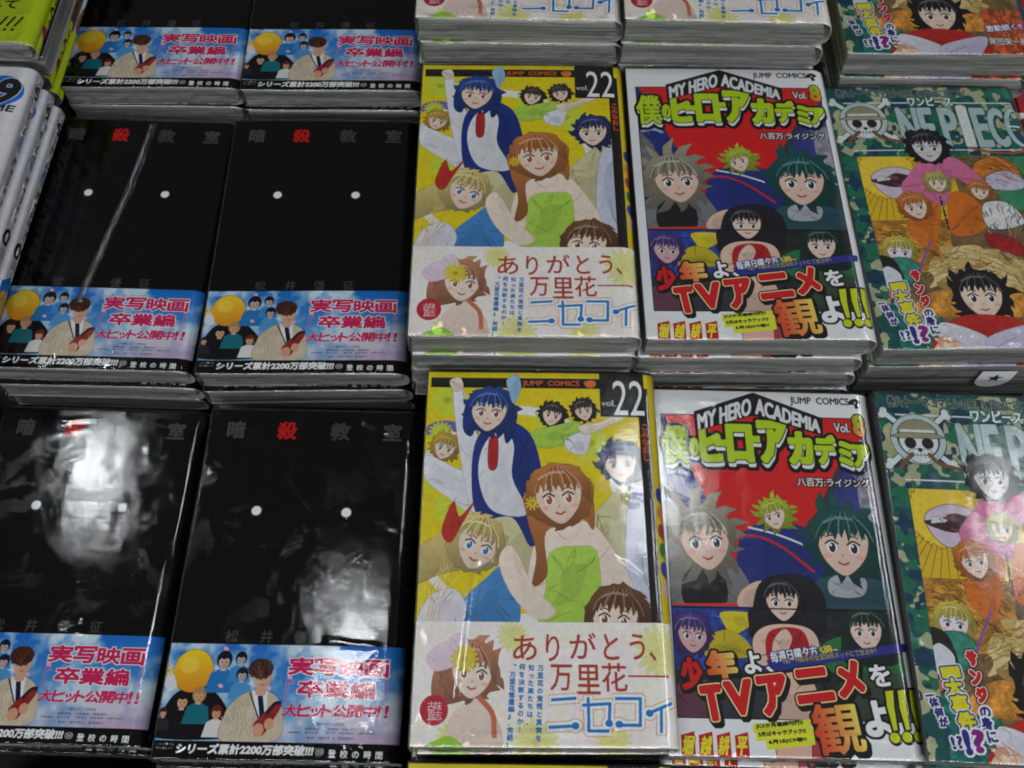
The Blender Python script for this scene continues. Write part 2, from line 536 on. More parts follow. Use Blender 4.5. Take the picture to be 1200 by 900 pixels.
    s.rect(85.5, -1, 107.8, 24, (26, 22, 22))
    s.text("vol.", 86.1, 14.8, 93, 18.2, (240, 240, 240), bold=.06)
    s.text("22", 92, 4, 107.4, 23, (244, 244, 244), bold=.06)
    s.column("こみなおし", 104.9, 27, 4.1, (214, 88, 44), pitch=.98, bold=.12)
    s.rect(109.6, 0, CW, 176, (212, 186, 20))
    # spine print
    s.rect(116.5, 22, 128, 74, (24, 22, 22))
    s.column("ニセコイ", 118, 26, 8.5, (240, 240, 240), bold=.3)
    for k, c in enumerate(((40, 60, 150), (214, 140, 70), (180, 60, 60), (60, 130, 60), (60, 70, 160), (226, 180, 150))):
        s.poly([(112, 60 + k * 9), (120 + k % 3 * 2, 63 + k * 9), (118, 69 + k * 9), (111, 66 + k * 9)], c, sm=True, mott=.2)
    s.mottle(.06, 2.0, 3)
    return s


def print_yellow_band():
    s = Sheet(CW, 52, (250, 246, 246), oy=124.3)
    s.mottle(.34, 9, 5, (244, 208, 228))
    s.mottle(.26, 7, 9, (236, 236, 160))
    s.rect(117, 120, CW, 180, (206, 214, 90))
    for p, r in (((107.5, 136.6), 12), ((52.8, 174), 10), ((42.6, 130.5), 7), ((18.4, 173), 8), ((85.2, 173), 8)):
        s.flower(p, r, (222, 220, 104), (206, 200, 80), n=16, alpha=.55, seed=r)
    # plain pastel head
    s.cloth([(16.4, 176.7), (17.3, 163.8), (25.7, 157.6), (33.6, 160.3), (38.1, 176.7)], (246, 222, 208), 3, 6, ink=(214, 150, 130), shade=.93)
    s.head((23.9, 145.2), 11.5, (222, 150, 112), (252, 232, 218), rot=.12, turn=.14, seed=23, ruf=.12, eyes=(150, 90, 80),
           tail=[(-.9, -.6), (-1.3, .4), (-1.1, 1.3), (-.3, 1.2), (.2, .8), (.6, 1.0), (.9, .2)])
    s.cloth([(5.5, 139.1), (13.3, 133.2), (20, 137.6), (18.7, 142.7), (9.4, 145.6)], (244, 222, 236), 4, 5, ink=(206, 160, 190), shade=.92)
    s.cloth([(15.4, 131.7), (20.5, 129.5), (23.6, 134.6), (22.3, 140.5), (18.6, 138.3)], (246, 226, 238), 5, 5, ink=(206, 160, 190), shade=.92)
    s.flower((21.9, 140.5), 6.2, (226, 206, 60), (180, 160, 40), n=15)
    s.curve([(28.5, 156.2), (34.3, 163.1), (35.2, 172)], 2.2, (206, 112, 84), alpha=.9)
    s.poly([(6, 176.7), (11.4, 173.3), (16.9, 172), (22, 176.7)], (160, 206, 70), sm=True)
    # type
    rd = (176, 60, 52)
    for ch, x0, x1, y0, y1 in (("あ", 601, 629, 744, 773), ("り", 640, 656, 743, 774), ("が", 668, 700, 741, 771), ("と", 708, 727, 742, 772), ("う", 739, 758, 742, 772), ("、", 763, 771, 763, 773)):
        a, b = N2(x0, y0), N2(x1, y1)
        s.text(ch, a[0], a[1], b[0], b[1], rd, bold=.1)
    for ch, x0, x1, y0, y1 in (("万", 645, 671, 778, 808), ("里", 676, 705, 778, 812), ("花", 706, 737, 776, 809)):
        a, b = N2(x0, y0), N2(x1, y1)
        s.text(ch, a[0], a[1], b[0], b[1], rd, bold=.1)
    s.line([N2(738, 791), N2(786, 791)], .8, rd)
    bl = (58, 122, 186)
    for t, x, y in (("万里花の覚悟と真実を", 630, 778), ("知った楽たちは、", 619, 778), ("何を決断するのか―", 608, 777), ("『万里花奪還編』、完結!!", 597, 778)):
        a = N2(x, y)
        s.column(t, a[0], a[1], 2.7, bl, pitch=1.18 if len(t) < 12 else 1.05, lean=-.04, bold=.1)
    # the outlined title: strokes with round ends
    strokes = ((647, 819, 675, 817), (644, 851, 676, 849), (684, 825, 716, 823, 715, 846), (690, 817, 691, 855, 714, 855),
               (723, 817, 752, 817, 752, 848, 727, 848), (762, 834, 790, 822), (777, 829, 777, 856))
    P = [[N2(k[i], k[i + 1]) for i in range(0, len(k), 2)] for k in strokes]
    for w, c in ((4.6, (232, 172, 130)), (3.7, (238, 246, 250)), (1.25, (40, 120, 196))):
        for p in P:
            s.line(p, w, c)
        for p in ((675, 849), (715, 846), (727, 847), (763, 834)):
            s.ell(N2(*p), w / 2 + 1.0, w / 2 + .8, c)
    # round seal
    s.ell((9.5, 161.7), 6.0, 6.2, (190, 36, 60))
    for ch, x, y in (("古", 499, 821), ("味", 507, 821), ("直", 499, 832), ("志", 507, 832)):
        a = N2(x, y)
        s.text(ch, a[0] - .3, a[1], a[0] + 3.3, a[1] + 4.2, (246, 240, 236), cell=True, bold=.06)
    s.mottle(.05, 1.5, 3)
    return s


def print_black():
    s = Sheet(CW, 176, (9, 8, 9))
    g = (74, 72, 72)
    for ch, cx, cy, c in (("暗", 278, 503, g), ("殺", 337, 505, (196, 26, 20)), ("教", 398, 507, (64, 62, 62)), ("室", 458, 510, g)):
        x, y = B2(cx, cy)
        s.text(ch, x - 5.2, 6.5, x + 5.2, 17, c, cell=True, bold=.42)
    for ch, cx in (("松", 271), ("井", 312), ("優", 352), ("征", 392)):
        x, y = B2(cx, 746)
        s.text(ch, x - 3.2, 117.2, x + 3.2, 123.6, (66, 64, 64), cell=True, bold=.18)
    for cx in (300, 405):
        x, y = B2(cx, 603)
        s.ell((x, 57.0), 2.8, 2.8, (120, 120, 120))
        s.ell((x, 57.0), 2.4, 2.4, (250, 250, 250))
    # spine
    s.column("暗", 118, 16, 7, (150, 150, 150), bold=.3)
    s.column("殺", 118, 25, 7, (190, 24, 20), bold=.3)
    s.column("教室", 118, 34, 7, (150, 150, 150), bold=.3)
    s.rect(119, 52, 123, 56, (170, 20, 20))
    s.rect(119, 8, 123, 11, (30, 90, 170))
    return s


def print_black_band():
    s = Sheet(CW, 52, (96, 160, 214), oy=124.3)
    # sky with cloud
    n = 0.5 * vnoise(s.h, s.w, 15 * PPM, 3) + 0.33 * vnoise(s.h, s.w, 6 * PPM, 4) + 0.17 * vnoise(s.h, s.w, 2.2 * PPM, 6)
    n = np.clip((n - 0.40) * 3.4, 0, 1)[..., None]
    yy = (np.arange(s.h) / s.h)[:, None, None]
    sky = np.array((30, 110, 200)) / 255 * (1 - yy) + np.array((120, 180, 222)) / 255 * yy
    s.px[:] = sky * (1 - n) + np.array((206, 224, 238)) / 255 * n
    pink = np.clip((yy * 1.25 - 0.62) * 2.2, 0, 1) * np.clip(np.linspace(-.6, 1.6, s.w)[None, :, None], 0, 1)
    s.px[:] = s.px * (1 - pink * .8) + np.array((228, 170, 190)) / 255 * pink * .8
    s.rect(0, 168.2, CW, 180, (13, 12, 13))
    s.rect(113.5, 120, CW, 180, (13, 12, 13))
    # plain orange ball on a dark mound of anonymous figures
    s.poly([(0.1, 167.1), (0.5, 157.6), (6.4, 147), (17.7, 143.8), (26.4, 148.2), (33.6, 158.5), (33.3, 166.5)], (22, 20, 24), sm=True)
    s.ell((12.5, 136.9), 9.2, 9.8, (252, 218, 50), line=(150, 100, 20), grad=((224, 140, 30), .1, .9))
    s.ell((10.4, 134.3), 4.5, 4, (252, 226, 90), alpha=.55)
    s.poly([(-1.3, 140.3), (2.1, 137.2), (5.8, 144), (2.2, 146.4)], (226, 226, 230), sm=True)
    s.flower((0.9, 137.2), 3, (240, 200, 60), (220, 150, 30), n=7)

    def bust(c, r, hair, coat, skin=(226, 180, 150), lean=0.0, hgt=2.6):
        x, y = c
        s.poly([(x - r * 2.0, y + r * hgt * 1.5), (x - r * 1.5, y + r * 1.6), (x - r * .4, y + r * 1.0), (x + r * .4, y + r * 1.0), (x + r * 1.5, y + r * 1.6), (x + r * 2.0, y + r * hgt * 1.5)], coat, sm=False)
        s.rect(x - r * .35, y + r * .5, x + r * .35, y + r * 1.25, skin)
        s.ell((x, y - r * .1), r * .98, r * 1.12, hair)
        s.ell((x + lean, y + r * .18), r * .68, r * .86, skin, grad=((198, 146, 116), .4, .6))
        for e in (-1, 1):
            s.ell((x + lean + e * r * .28, y + r * .2), r * .09, r * .09, (50, 34, 34))
        s.curve([(x - r * .15, y + r * .62), (x + r * .15, y + r * .62)], r * .08, (150, 70, 66), n=2)
        s.poly([(x - r * .8, y + r * .1), (x - r * .7, y - r * .6), (x, y - r * .9), (x + r * .7, y - r * .6), (x + r * .8, y + r * .15), (x + r * .4, y - r * .3), (x - r * .1, y - r * .1), (x - r * .4, y - r * .3)], hair)
    s.window(0, 124, 113.5, 168.2)
    bust((9.8, 150.7), 3.4, (24, 20, 20), (20, 20, 24))
    bust((17.2, 148), 3.3, (176, 140, 84), (20, 110, 124))
    bust((26.5, 155.6), 2.8, (110, 40, 30), (226, 222, 220))
    bust((1.8, 156.1), 2.0, (60, 30, 20), (40, 40, 46))
    bust((26.6, 132), 3.8, (18, 22, 40), (40, 120, 190), (196, 200, 210))
    bust((34.5, 131), 2.8, (18, 22, 40), (60, 140, 206), (180, 196, 214))
    bust((36, 138.4), 2.9, (18, 24, 44), (80, 150, 206), (180, 196, 214))
    # young man in a beige cardigan, face left blank
    s.poly([(30.5, 168), (30.2, 156.7), (34.6, 149.5), (41.9, 145.6), (48.3, 145.5), (54.3, 149.1), (57.7, 157.3), (55.2, 167.5)], (206, 190, 166), sm=True, line=(120, 100, 84), lw=.15, mott=.07)
    s.strands((37.6, 159.1), 9, 9, 30, [(184, 166, 140), (224, 212, 192)], 6, ang=1.2)
    s.poly([(41.8, 144.8), (46.4, 149.3), (49, 144.7), (49.8, 156.7), (48.5, 158.9), (44, 154.6)], (236, 236, 242))
    s.poly([(44.6, 147.8), (47, 147.8), (48.9, 155.9), (46.8, 157.5)], (24, 30, 60))
    s.curve([(40.8, 146.4), (44.3, 153.8), (48.1, 161.1)], .7, (40, 36, 44))
    s.rect(43.4, 141.7, 48.1, 147.4, (214, 164, 134))
    s.ell((45.8, 139), 4.4, 5.8, (230, 186, 158), grad=((200, 150, 124), .5, .4))
    for e in (-1, 1):
        x, y = B2(308.5, 791)
        s.ell((x + e * 1.4, y), .5, .4, (50, 30, 28))
        s.curve([(x + e * 1.4 - .7, y - 1.1), (x + e * 1.4 + .7, y - 1.1)], .3, (70, 40, 30), n=2)
    s.curve([(x - .8, y + 3.0), (x + .8, y + 3.0)], .4, (180, 96, 90), n=2)
    s.tuft((44.5, 135.5), 6.0, 4.6, 11, .12, (70, 38, 26), seed=4)
    s.strands((44.5, 135.9), 5.4, 4.4, 40, [(110, 66, 44), (40, 20, 14)], 8, ang=1.4, w=.3)
    s.poly([(44.2, 161.2), (48.1, 156), (52.9, 150.7), (56.3, 152.1), (52.6, 159.6), (48.7, 165.5)], (150, 44, 44), sm=True, mott=.2)
    s.curve([(50, 155.2), (53, 151.4), (55.7, 150.6)], 1.6, (40, 36, 40))
    s.ell((46.8, 163), 2.6, 3.0, (216, 158, 128))
    s.ell((51.5, 160.3), 2.2, 2.6, (216, 158, 128))
    for p in ((315, 803), (258, 800), (265, 756), (340, 790)):
        s.ell(B2(*p), 1.3, .9, (240, 176, 196), rot=.4)
    s.window()
    # type
    pk, wh = (206, 38, 92), (250, 246, 250)

    def fit(t, x0, y0, x1, y1, col, **k):
        a, b = B2(x0, y0), B2(x1, y1)
        s.text(t, a[0], a[1], b[0], b[1], col, **k)
    sl = dict(edge=((.35, wh),), bold=.34)
    for i, ch in enumerate("実写映画"):
        fit(ch, 341 + i * 29.6, 766.5 + i * 1.2, 367 + i * 29.6, 787 + i * 1.0, pk, **sl)
    for i, ch in enumerate("卒業編"):
        fit(ch, 351 + i * 31, 794 + i * .8, 378 + i * 31, 814 + i * 1.0, pk, **sl)
    for x0, x1 in ((336, 341), (449, 455)):
        fit("『" if x0 < 400 else "』", x0, 792, x1, 817, (226, 120, 160), bold=.05)
    for i, (ch, w) in enumerate((("大", 17), ("ヒ", 15), ("ッ", 13), ("ト", 12), ("公", 18), ("開", 18), ("中", 16), ("!!", 14))):
        x0 = 332 + sum((17, 15, 13, 12, 18, 18, 16, 14)[:i]) * 1.02
        y0 = 822 + (4 if ch == "ッ" else 0) + i * .3
        fit(ch, x0 + 1, y0, x0 + w - 1, 836.5 + i * .3, pk, edge=((.22, wh),), bold=.2, shear=.12)
    for t, x0, x1, y in (("山田涼介　二宮和也", 369, 405, 844), ("菅田将暉　山本舞香　桐谷美玲", 358, 420, 850), ("竹富聖花　優希美青　上原実矩　橋本環奈　加藤清史郎", 337, 440, 854.5), ("椎名　成宮寛貴　高島政宏", 360, 416, 861)):
        fit(t, x0, y, x1, y + 4.2, (60, 50, 80), bold=.04)
    w2 = (240, 240, 240)
    fit("アニメ情報は", 181, 868, 202, 871, w2)
    fit("折り返しへ!!", 181, 872.5, 200, 876, w2)
    fit("シリーズ累計2200万部突破!!!", 206, 869, 367, 884, w2, bold=.2, shear=.1)
    fit("⑲", 371, 875, 380, 884, w2, bold=.06)
    for i, ch in enumerate("登校の時間"):
        x, y = B2(386 + i * 14, 877 + i * .5)
        s.text(ch, x, y - .2, x + 3.6, y + 3.4, w2, cell=True, bold=.1)
    s.text("集", 114.5, 170, 117, 173, (150, 150, 150), cell=True)
    return s


def print_white():
    s = Sheet(CW, 176, (236, 236, 238))
    X0, X1 = (2, 15)[0], (111, 14.6)[0]
    s.window(4.8, 14.0, 108.6, 160.5)
    s.rect(0, 0, 120, 176, (60, 62, 72))
    s.px[:, :] = s.px * 1.0
    s.poly([(1.1, 15), (111.9, 14.6), (112.1, 120.6), (4.6, 121.6)], (58, 60, 68))
    s.poly([(-0.6, 14.1), (14.2, 13.8), (36.5, 64.6), (31.2, 81.5), (2.4, 81.8)], (34, 48, 118), mott=.25)
    s.poly([(114.9, 12.2), (100.2, 24), (91, 46.6), (76.5, 80.9), (113.8, 80.5)], (54, 62, 130), mott=.25)
    s.poly([(6.4, 14), (114.9, 12.2), (104, 28.5), (91.8, 39.9), (78.4, 64.1), (41.5, 105.6), (27.3, 64.7)], (218, 30, 30), mott=.03)
    s.poly([(1.9, 47.8), (12, 56.4), (16.8, 81.6), (10.2, 89.9), (1.4, 85.9)], (112, 110, 112), mott=.25, sm=True)
    s.poly([(100.8, 46.4), (114.5, 46.2), (111.8, 80.5), (101.4, 80.6)], (150, 146, 160), mott=.3, sm=True)
    s.curve([(6.2, 46), (12.6, 44.6), (17.5, 46.7)], 1.8, (170, 190, 226), alpha=.7)
    s.strands((8, 42), 6, 14, 30, [(70, 70, 78), (140, 138, 140)], 3, ang=1.2, w=.25)
    s.strands((104, 44), 6, 14, 30, [(100, 98, 106), (170, 166, 176)], 4, ang=1.2, w=.25)
    s.cloth([(38.6, 81.4), (44.1, 73.8), (54.9, 69.5), (73.2, 73.4), (87.6, 84.9), (83.7, 107.2), (62.1, 101.4), (37.3, 107.6)], (38, 52, 130), 1, 16)
    s.curve([(29, 83.5), (43.9, 77.2), (57.9, 81.6), (73, 94.1)], 1.3, (200, 36, 40))
    s.curve([(44.2, 73), (58.4, 76.6), (77, 84.2)], 1.0, (232, 232, 236))
    s.head((58.1, 66), 7.2, (200, 216, 56), rot=-.3, turn=-.2, seed=3, ruf=.22)
    s.cloth([(5.1, 93.2), (20.9, 87.7), (37, 91.2), (41.1, 111.1), (2.7, 111.5)], (128, 128, 132), 2, 12)
    s.cloth([(13.3, 93.1), (28.7, 92.9), (29.9, 110.5), (11.5, 110.7)], (34, 32, 36), 3, 8)
    s.line([(5.1, 111.1), (37.9, 110.4)], 1.6, (214, 60, 30))
    s.cloth([(38.5, 103.3), (48.5, 99.2), (52.3, 111), (36.3, 111.2)], (236, 196, 176), 4, 3)
    s.head((21.5, 79.1), 15.2, (176, 164, 142), (240, 206, 188), rot=-.05, turn=.08, seed=29, ruf=.24)
    s.cloth([(69.2, 102.9), (81.2, 94), (99.5, 94.6), (110.8, 101.7), (111, 111.2), (64.3, 111.7)], (46, 84, 96), 5, 14)
    s.cloth([(79.5, 98), (87.2, 94.7), (96.8, 97), (94.1, 105.1), (80.3, 105.2)], (184, 186, 194), 6, 8)
    s.head((89.9, 79.9), 15.8, (24, 92, 88), (240, 206, 188), rot=.05, turn=-.08, seed=31, ruf=.22)
    s.head((56.6, 107.8), 9.6, (34, 32, 44), (244, 210, 192), rot=.02, turn=-.02, seed=33, ruf=.05,
           tail=[(-.9, -.9), (-1.5, .6), (-1.7, 1.8), (-.6, 2.2), (.8, 2.2), (1.9, 1.4), (2.0, -.4), (.9, -1.3)])
    s.window()
    s.line([(4.8, 14), (108.6, 14), (108.6, 160.5), (4.8, 160.5)], .45, (16, 14, 16), closed=True)
    s.text("JUMP  COMICS", 72, 2.6, 102.3, 7.5, (20, 18, 18), bold=.10)
    s.poly([(103, 3.6), (106.2, 2.6), (108.6, 4.2), (106.6, 6.0), (107.4, 7.6), (105.2, 8.3), (104.6, 6.2), (101.8, 6.0)], (24, 22, 24), sm=True)
    s.ell((105.4, 5.0), .5, .7, (190, 190, 190))
    s.text("Vol.", 92.8, 16.8, 100.5, 21.7, (240, 240, 240), bold=.12, edge=((.45, (20, 18, 20)),))
    s.text("8", 103, 12.4, 108.2, 23, (150, 200, 40), bold=.8, edge=((.6, (20, 18, 20)),), grad=((240, 120, 30), 0, 1))
    s.text("ぼく", 9.7, 18.1, 13.9, 19.8, (240, 240, 240), edge=((.2, INK),))
    lime = (184, 214, 28)
    rowk = (("僕", 778, 498, 812, 545, .5), ("の", 811, 513, 824, 536, .5), ("ヒ", 822, 501, 852, 543, 1.25), ("ー", 841, 515, 856, 524, .8),
            ("ロ", 853, 496, 889, 543, 1.3), ("ー", 881, 510, 895, 519, .8), ("ア", 889, 491, 930, 544, 1.3), ("カ", 925, 504, 959, 545, 1.2), ("デ", 956, 508, 986, 544, .95),
            ("ミ", 984, 515, 1005, 546, .9), ("ア", 1000, 519, 1025, 547, .85))
    for ps in range(3):
        for ch, x0, y0, x1, y1, b in rowk:
            a, c = H2(x0, y0), H2(x1, y1)
            bx = (a[0] + b, a[1] + b, c[0] - b, c[1] - b)
            if ps == 0:
                s.text(ch, *bx, (16, 14, 16), bold=b + .7, shadow=(0.5, 3.0, (16, 14, 16), .7))
            elif ps == 1:
                s.text(ch, bx[0] + .4, bx[1] + 2.4, bx[2] + .4, bx[3] + 2.4, (236, 236, 236), bold=b - .05)
                s.text(ch, *bx, (16, 14, 16), bold=b + .45)
            else:
                s.text(ch, *bx, lime, bold=b)
    # roof-shaped sign
    ap, l0, l1, r0, r1, mid = (53.1, 1.5), (22.5, 12.8), (22.4, 22.5), (86.9, 15), (86, 23.3), (52.2, 12.8)
    s.poly([(l0[0] - .6, l0[1] - .6), (ap[0], ap[1] - .8), (r0[0] + .6, r0[1] - .8), (r1[0] + .6, r1[1] + .8), (mid[0], mid[1] + 1), (l1[0] - .6, l1[1] + .8)], (18, 16, 18))

    def bil(q):
        (a, b, c, d) = q

        def f(X, Y, u, v):
            return ((a[0] * (1 - u) + b[0] * u) * (1 - v) + (d[0] * (1 - u) + c[0] * u) * v,
                    (a[1] * (1 - u) + b[1] * u) * (1 - v) + (d[1] * (1 - u) + c[1] * u) * v)
        return f
    s.text("MY", 0, 0, 1, 1, (228, 228, 230), bold=.42, warp=bil(((23.8, 14.1), (33.1, 10.7), (32.6, 19.1), (23.7, 22))))
    s.text("HERO", 0, 0, 1, 1, (228, 228, 230), bold=.42, warp=bil(((35.4, 9.8), (51.6, 3.9), (50.8, 13.2), (34.8, 18.6))))
    s.text("ACADEMIA", 0, 0, 1, 1, (228, 228, 230), bold=.42, warp=bil(((54.3, 3.8), (85.9, 15.9), (85.2, 22.4), (53.5, 12.7))))
    s.text("八百万:ライジング", 70.5, 46.9, 106.2, 51.2, (240, 240, 240), bold=.12, edge=((.5, (20, 18, 20)),))
    # spine
    s.column("僕のヒーロー", 117.5, 14, 8, (190, 30, 34), bold=.5)
    s.rect(118, 2, 124, 7, (190, 30, 34))
    s.column("アカデミア", 117.5, 66, 8, (40, 60, 140), bold=.5)
    return s


def print_white_band():
    s = Sheet(CW, 65, (236, 236, 238), oy=111.3)
    s.window(4.8, 111.3, 108.6, 160.5)
    s.rect(0, 100, 120, 176, (46, 44, 56))
    s.rect(4, 111, 46, 140, (44, 66, 150), mott=.3)
    s.rect(70, 111, 120, 160, (36, 40, 40), mott=.4)
    s.strands((25, 122), 18, 8, 30, [(90, 120, 200), (24, 30, 80)], 3, ang=.2, w=.25)
    s.cloth([(27.2, 114.4), (35.3, 113.5), (45.5, 115), (48.4, 119.2), (40.3, 120.5), (32.1, 124.4), (28.5, 119.4)], (226, 206, 44), 1, 5)
    s.cloth([(16.9, 127.6), (28.3, 122.1), (37.5, 125.9), (40, 133.4), (27.4, 134.7), (18.8, 133.6)], (204, 184, 40), 2, 8)
    s.head((13.1, 123.8), 8.6, (84, 60, 140), (222, 178, 182), rot=.1, turn=.1, seed=35, ruf=.12)
    s.cloth([(42.7, 111.1), (74, 110.8), (71.1, 122.9), (64.4, 137), (57.9, 143.7), (46.5, 140.1), (41.5, 125.1)], (30, 28, 40), 3, 8)
    s.head((56.6, 107.8), 9.6, (34, 32, 44), (244, 210, 192), rot=.02, turn=-.02, seed=33, ruf=.05,
           tail=[(-.9, -.9), (-1.5, .6), (-1.7, 1.8), (-.6, 2.2), (.8, 2.2), (1.9, 1.4), (2.0, -.4), (.9, -1.3)])
    s.cloth([(41.5, 125.1), (49.1, 119.6), (63.5, 119.5), (70.2, 124), (70.6, 134.7), (65.5, 137.7), (46.7, 137.9), (41.5, 134.9)], (238, 198, 178), 4, 5)
    s.cloth([(48.8, 122.7), (64, 121.8), (64.9, 136.2), (48.3, 137.1)], (190, 30, 38), 5, 8)
    s.cloth([(50.9, 125.7), (56.1, 121.1), (58.9, 125.7), (54.2, 133.3), (49.5, 132.6)], (240, 204, 186), 6, 4)
    s.cloth([(69, 130.5), (81.7, 123.9), (103.4, 125.3), (109, 141.5), (85.2, 143.5), (70.4, 136.2)], (44, 120, 66), 7, 14)
    s.head((93.7, 120.7), 9.4, (34, 56, 48), (244, 214, 200), rot=0, turn=-.05, seed=37, ruf=.05,
           tail=[(-.9, -.8), (-1.3, .6), (-1.2, 1.6), (1.2, 1.6), (1.3, .6), (.9, -.8)])
    s.cloth([(3.2, 148.6), (18.9, 144.8), (20.6, 165.7), (4.2, 167.2)], (116, 66, 84), 8, 12)
    s.cloth([(20.2, 148.4), (42.3, 143.8), (44.2, 166.3), (21.3, 167.1)], (58, 56, 70), 9, 14)
    s.cloth([(48, 144.5), (65, 142.2), (67.7, 167.5), (45.9, 168.4)], (234, 192, 172), 10, 8)
    s.cloth([(79.3, 143.5), (108.9, 141.8), (108.5, 165.8), (78.5, 166.7)], (62, 76, 62), 11, 16)
    s.window()
    s.line([(4.8, 100), (4.8, 160.5), (108.6, 160.5), (108.6, 100)], .45, (16, 14, 16))
    s.line([(4.8, 112.0), (108.6, 112.0)], .6, (16, 14, 16))
    s.poly([(46.1, 165.5), (63.3, 165.4), (62.1, 176.7), (47, 176.8)], (226, 180, 160), line=INK, lw=.2)
    s.poly([(63.3, 165.4), (76.7, 165.3), (75.4, 176.6), (62.1, 176.7)], (170, 60, 70), line=INK, lw=.2)
    # names
    for i, ch in enumerate("堀越耕平"):
        a, b = H2(799 + i * 20.6, 863), H2(816.5 + i * 20.6, 891)
        s.poly([(a[0], a[1] + .8), (b[0], a[1] - .8), (b[0], b[1]), (a[0], b[1])], (190, 26, 34))
        s.text(ch, a[0] + .7, a[1] + 1.2, b[0] - .8, a[1] + 8.6, (240, 220, 50), bold=.2, shear=.2, edge=((.3, (140, 14, 20)),))

    def fit(t, x0, y0, x1, y1, col, **k):
        a, b = H2(x0, y0), H2(x1, y1)
        s.text(t, a[0], a[1], b[0], b[1], col, **k)
    r = -.16
    a, b, c, d = (46.1, 135.3), (112.1, 126), (111.5, 129.8), (48.5, 140.1)
    s.poly([a, b, c, d], (44, 50, 140))
    fit("毎週日曜夕方", 902, 763, 958, 776, (240, 240, 240), bold=.1, rot=r, edge=((.4, (40, 44, 120)),))
    fit("5時~", 959, 758, 981, 769, (232, 216, 40), bold=.1, rot=r, edge=((.4, (40, 44, 120)),))
    fit("TBS・MBS系列全国28局ネットにて放送中!!", 915, 767, 1027, 775, (226, 212, 60), bold=.06, rot=-.13, edge=((.25, (40, 44, 120)),))
    blk = (20, 18, 20)

    def big(t, x0, y0, x1, y1, col, bold=.7, **k):
        a, b = H2(x0, y0), H2(x1, y1)
        s.text(t, a[0] + bold, a[1] + bold, b[0] - bold, b[1] - bold, col, bold=bold, **k)
    red = (206, 26, 30)
    big("少", 798, 774, 826, 812, red, .8, rot=-.1, shadow=(.6, 1.2, blk, .8))
    big("年", 828, 765, 866, 802, (210, 50, 30), .9, rot=-.1, shadow=(.8, 1.4, blk, .8), edge=((.4, blk),), grad=((246, 240, 120), .75, -.25))
    big("よ", 871, 766, 893, 793, (244, 244, 244), .4, rot=-.1, edge=((.9, blk),))
    big("、", 898, 784, 908, 793, (244, 244, 244), .2, edge=((.7, blk),))
    for t, x0, y0, x1, y1 in (("T", 822, 806, 850, 849), ("V", 849, 800, 886, 842), ("ア", 887, 793, 926, 841), ("ニ", 928, 785, 976, 826), ("メ", 975, 776, 1012, 819)):
        big(t, x0, y0, x1, y1, red, 1.0, rot=-.13, shadow=(1.2, 1.8, blk, 1.1), edge=((.75, blk), (.5, (240, 214, 60)), (.3, (244, 244, 240))))
    big("を", 1015, 780, 1042, 806, (244, 244, 244), .35, rot=-.1, edge=((.9, blk),))
    big("観", 948, 825, 1012, 886, (206, 30, 26), .55, rot=-.1, shadow=(1.0, 1.8, blk, .9), edge=((.8, blk),), grad=((248, 244, 110), .85, -.2))
    big("よ", 1006, 822, 1043, 864, (244, 244, 244), .7, rot=-.1, edge=((1.0, blk),))
    for i in range(3):
        x = 1037 + i * 14.2
        pts = [H2(x - 3, 811 - i), H2(x + 6, 810 - i), H2(x + 7, 830), H2(x + 10.5, 856 - i), H2(x + 6, 857 - i), H2(x - 1, 830)]
        M = ((1.3, blk), (0, (206, 214, 34)))
        for e, cc in M:
            s.poly(pts, cc, line=blk if e else None, lw=1.0)
        s.ell(H2(x + 8, 866 - i), 3.0, 3.0, blk)
        s.ell(H2(x + 7.2, 865 - i), 2.2, 2.2, (206, 214, 34))
    for i, (t, x0, x1) in enumerate((("JC3か月連続刊行!!", 885, 940), ("5月はキャラブック!!", 888, 943), ("6月はJC9巻!!", 900, 944))):
        a, b = H2(x0, 851 + i * 9.5), H2(x1, 858 + i * 9.2)
        p, q = H2(x0 - 3, 851 + i * 9.6), H2(x1 + 8, 845 + i * 9.2)
        s.poly([p, q, (q[0], q[1] + 3.9), (p[0], p[1] + 3.9)], (222, 226, 50))
        s.text(t, a[0], a[1] - .9, b[0], b[1] - 1.2, (26, 24, 20), bold=.08, rot=-.1)
    return s


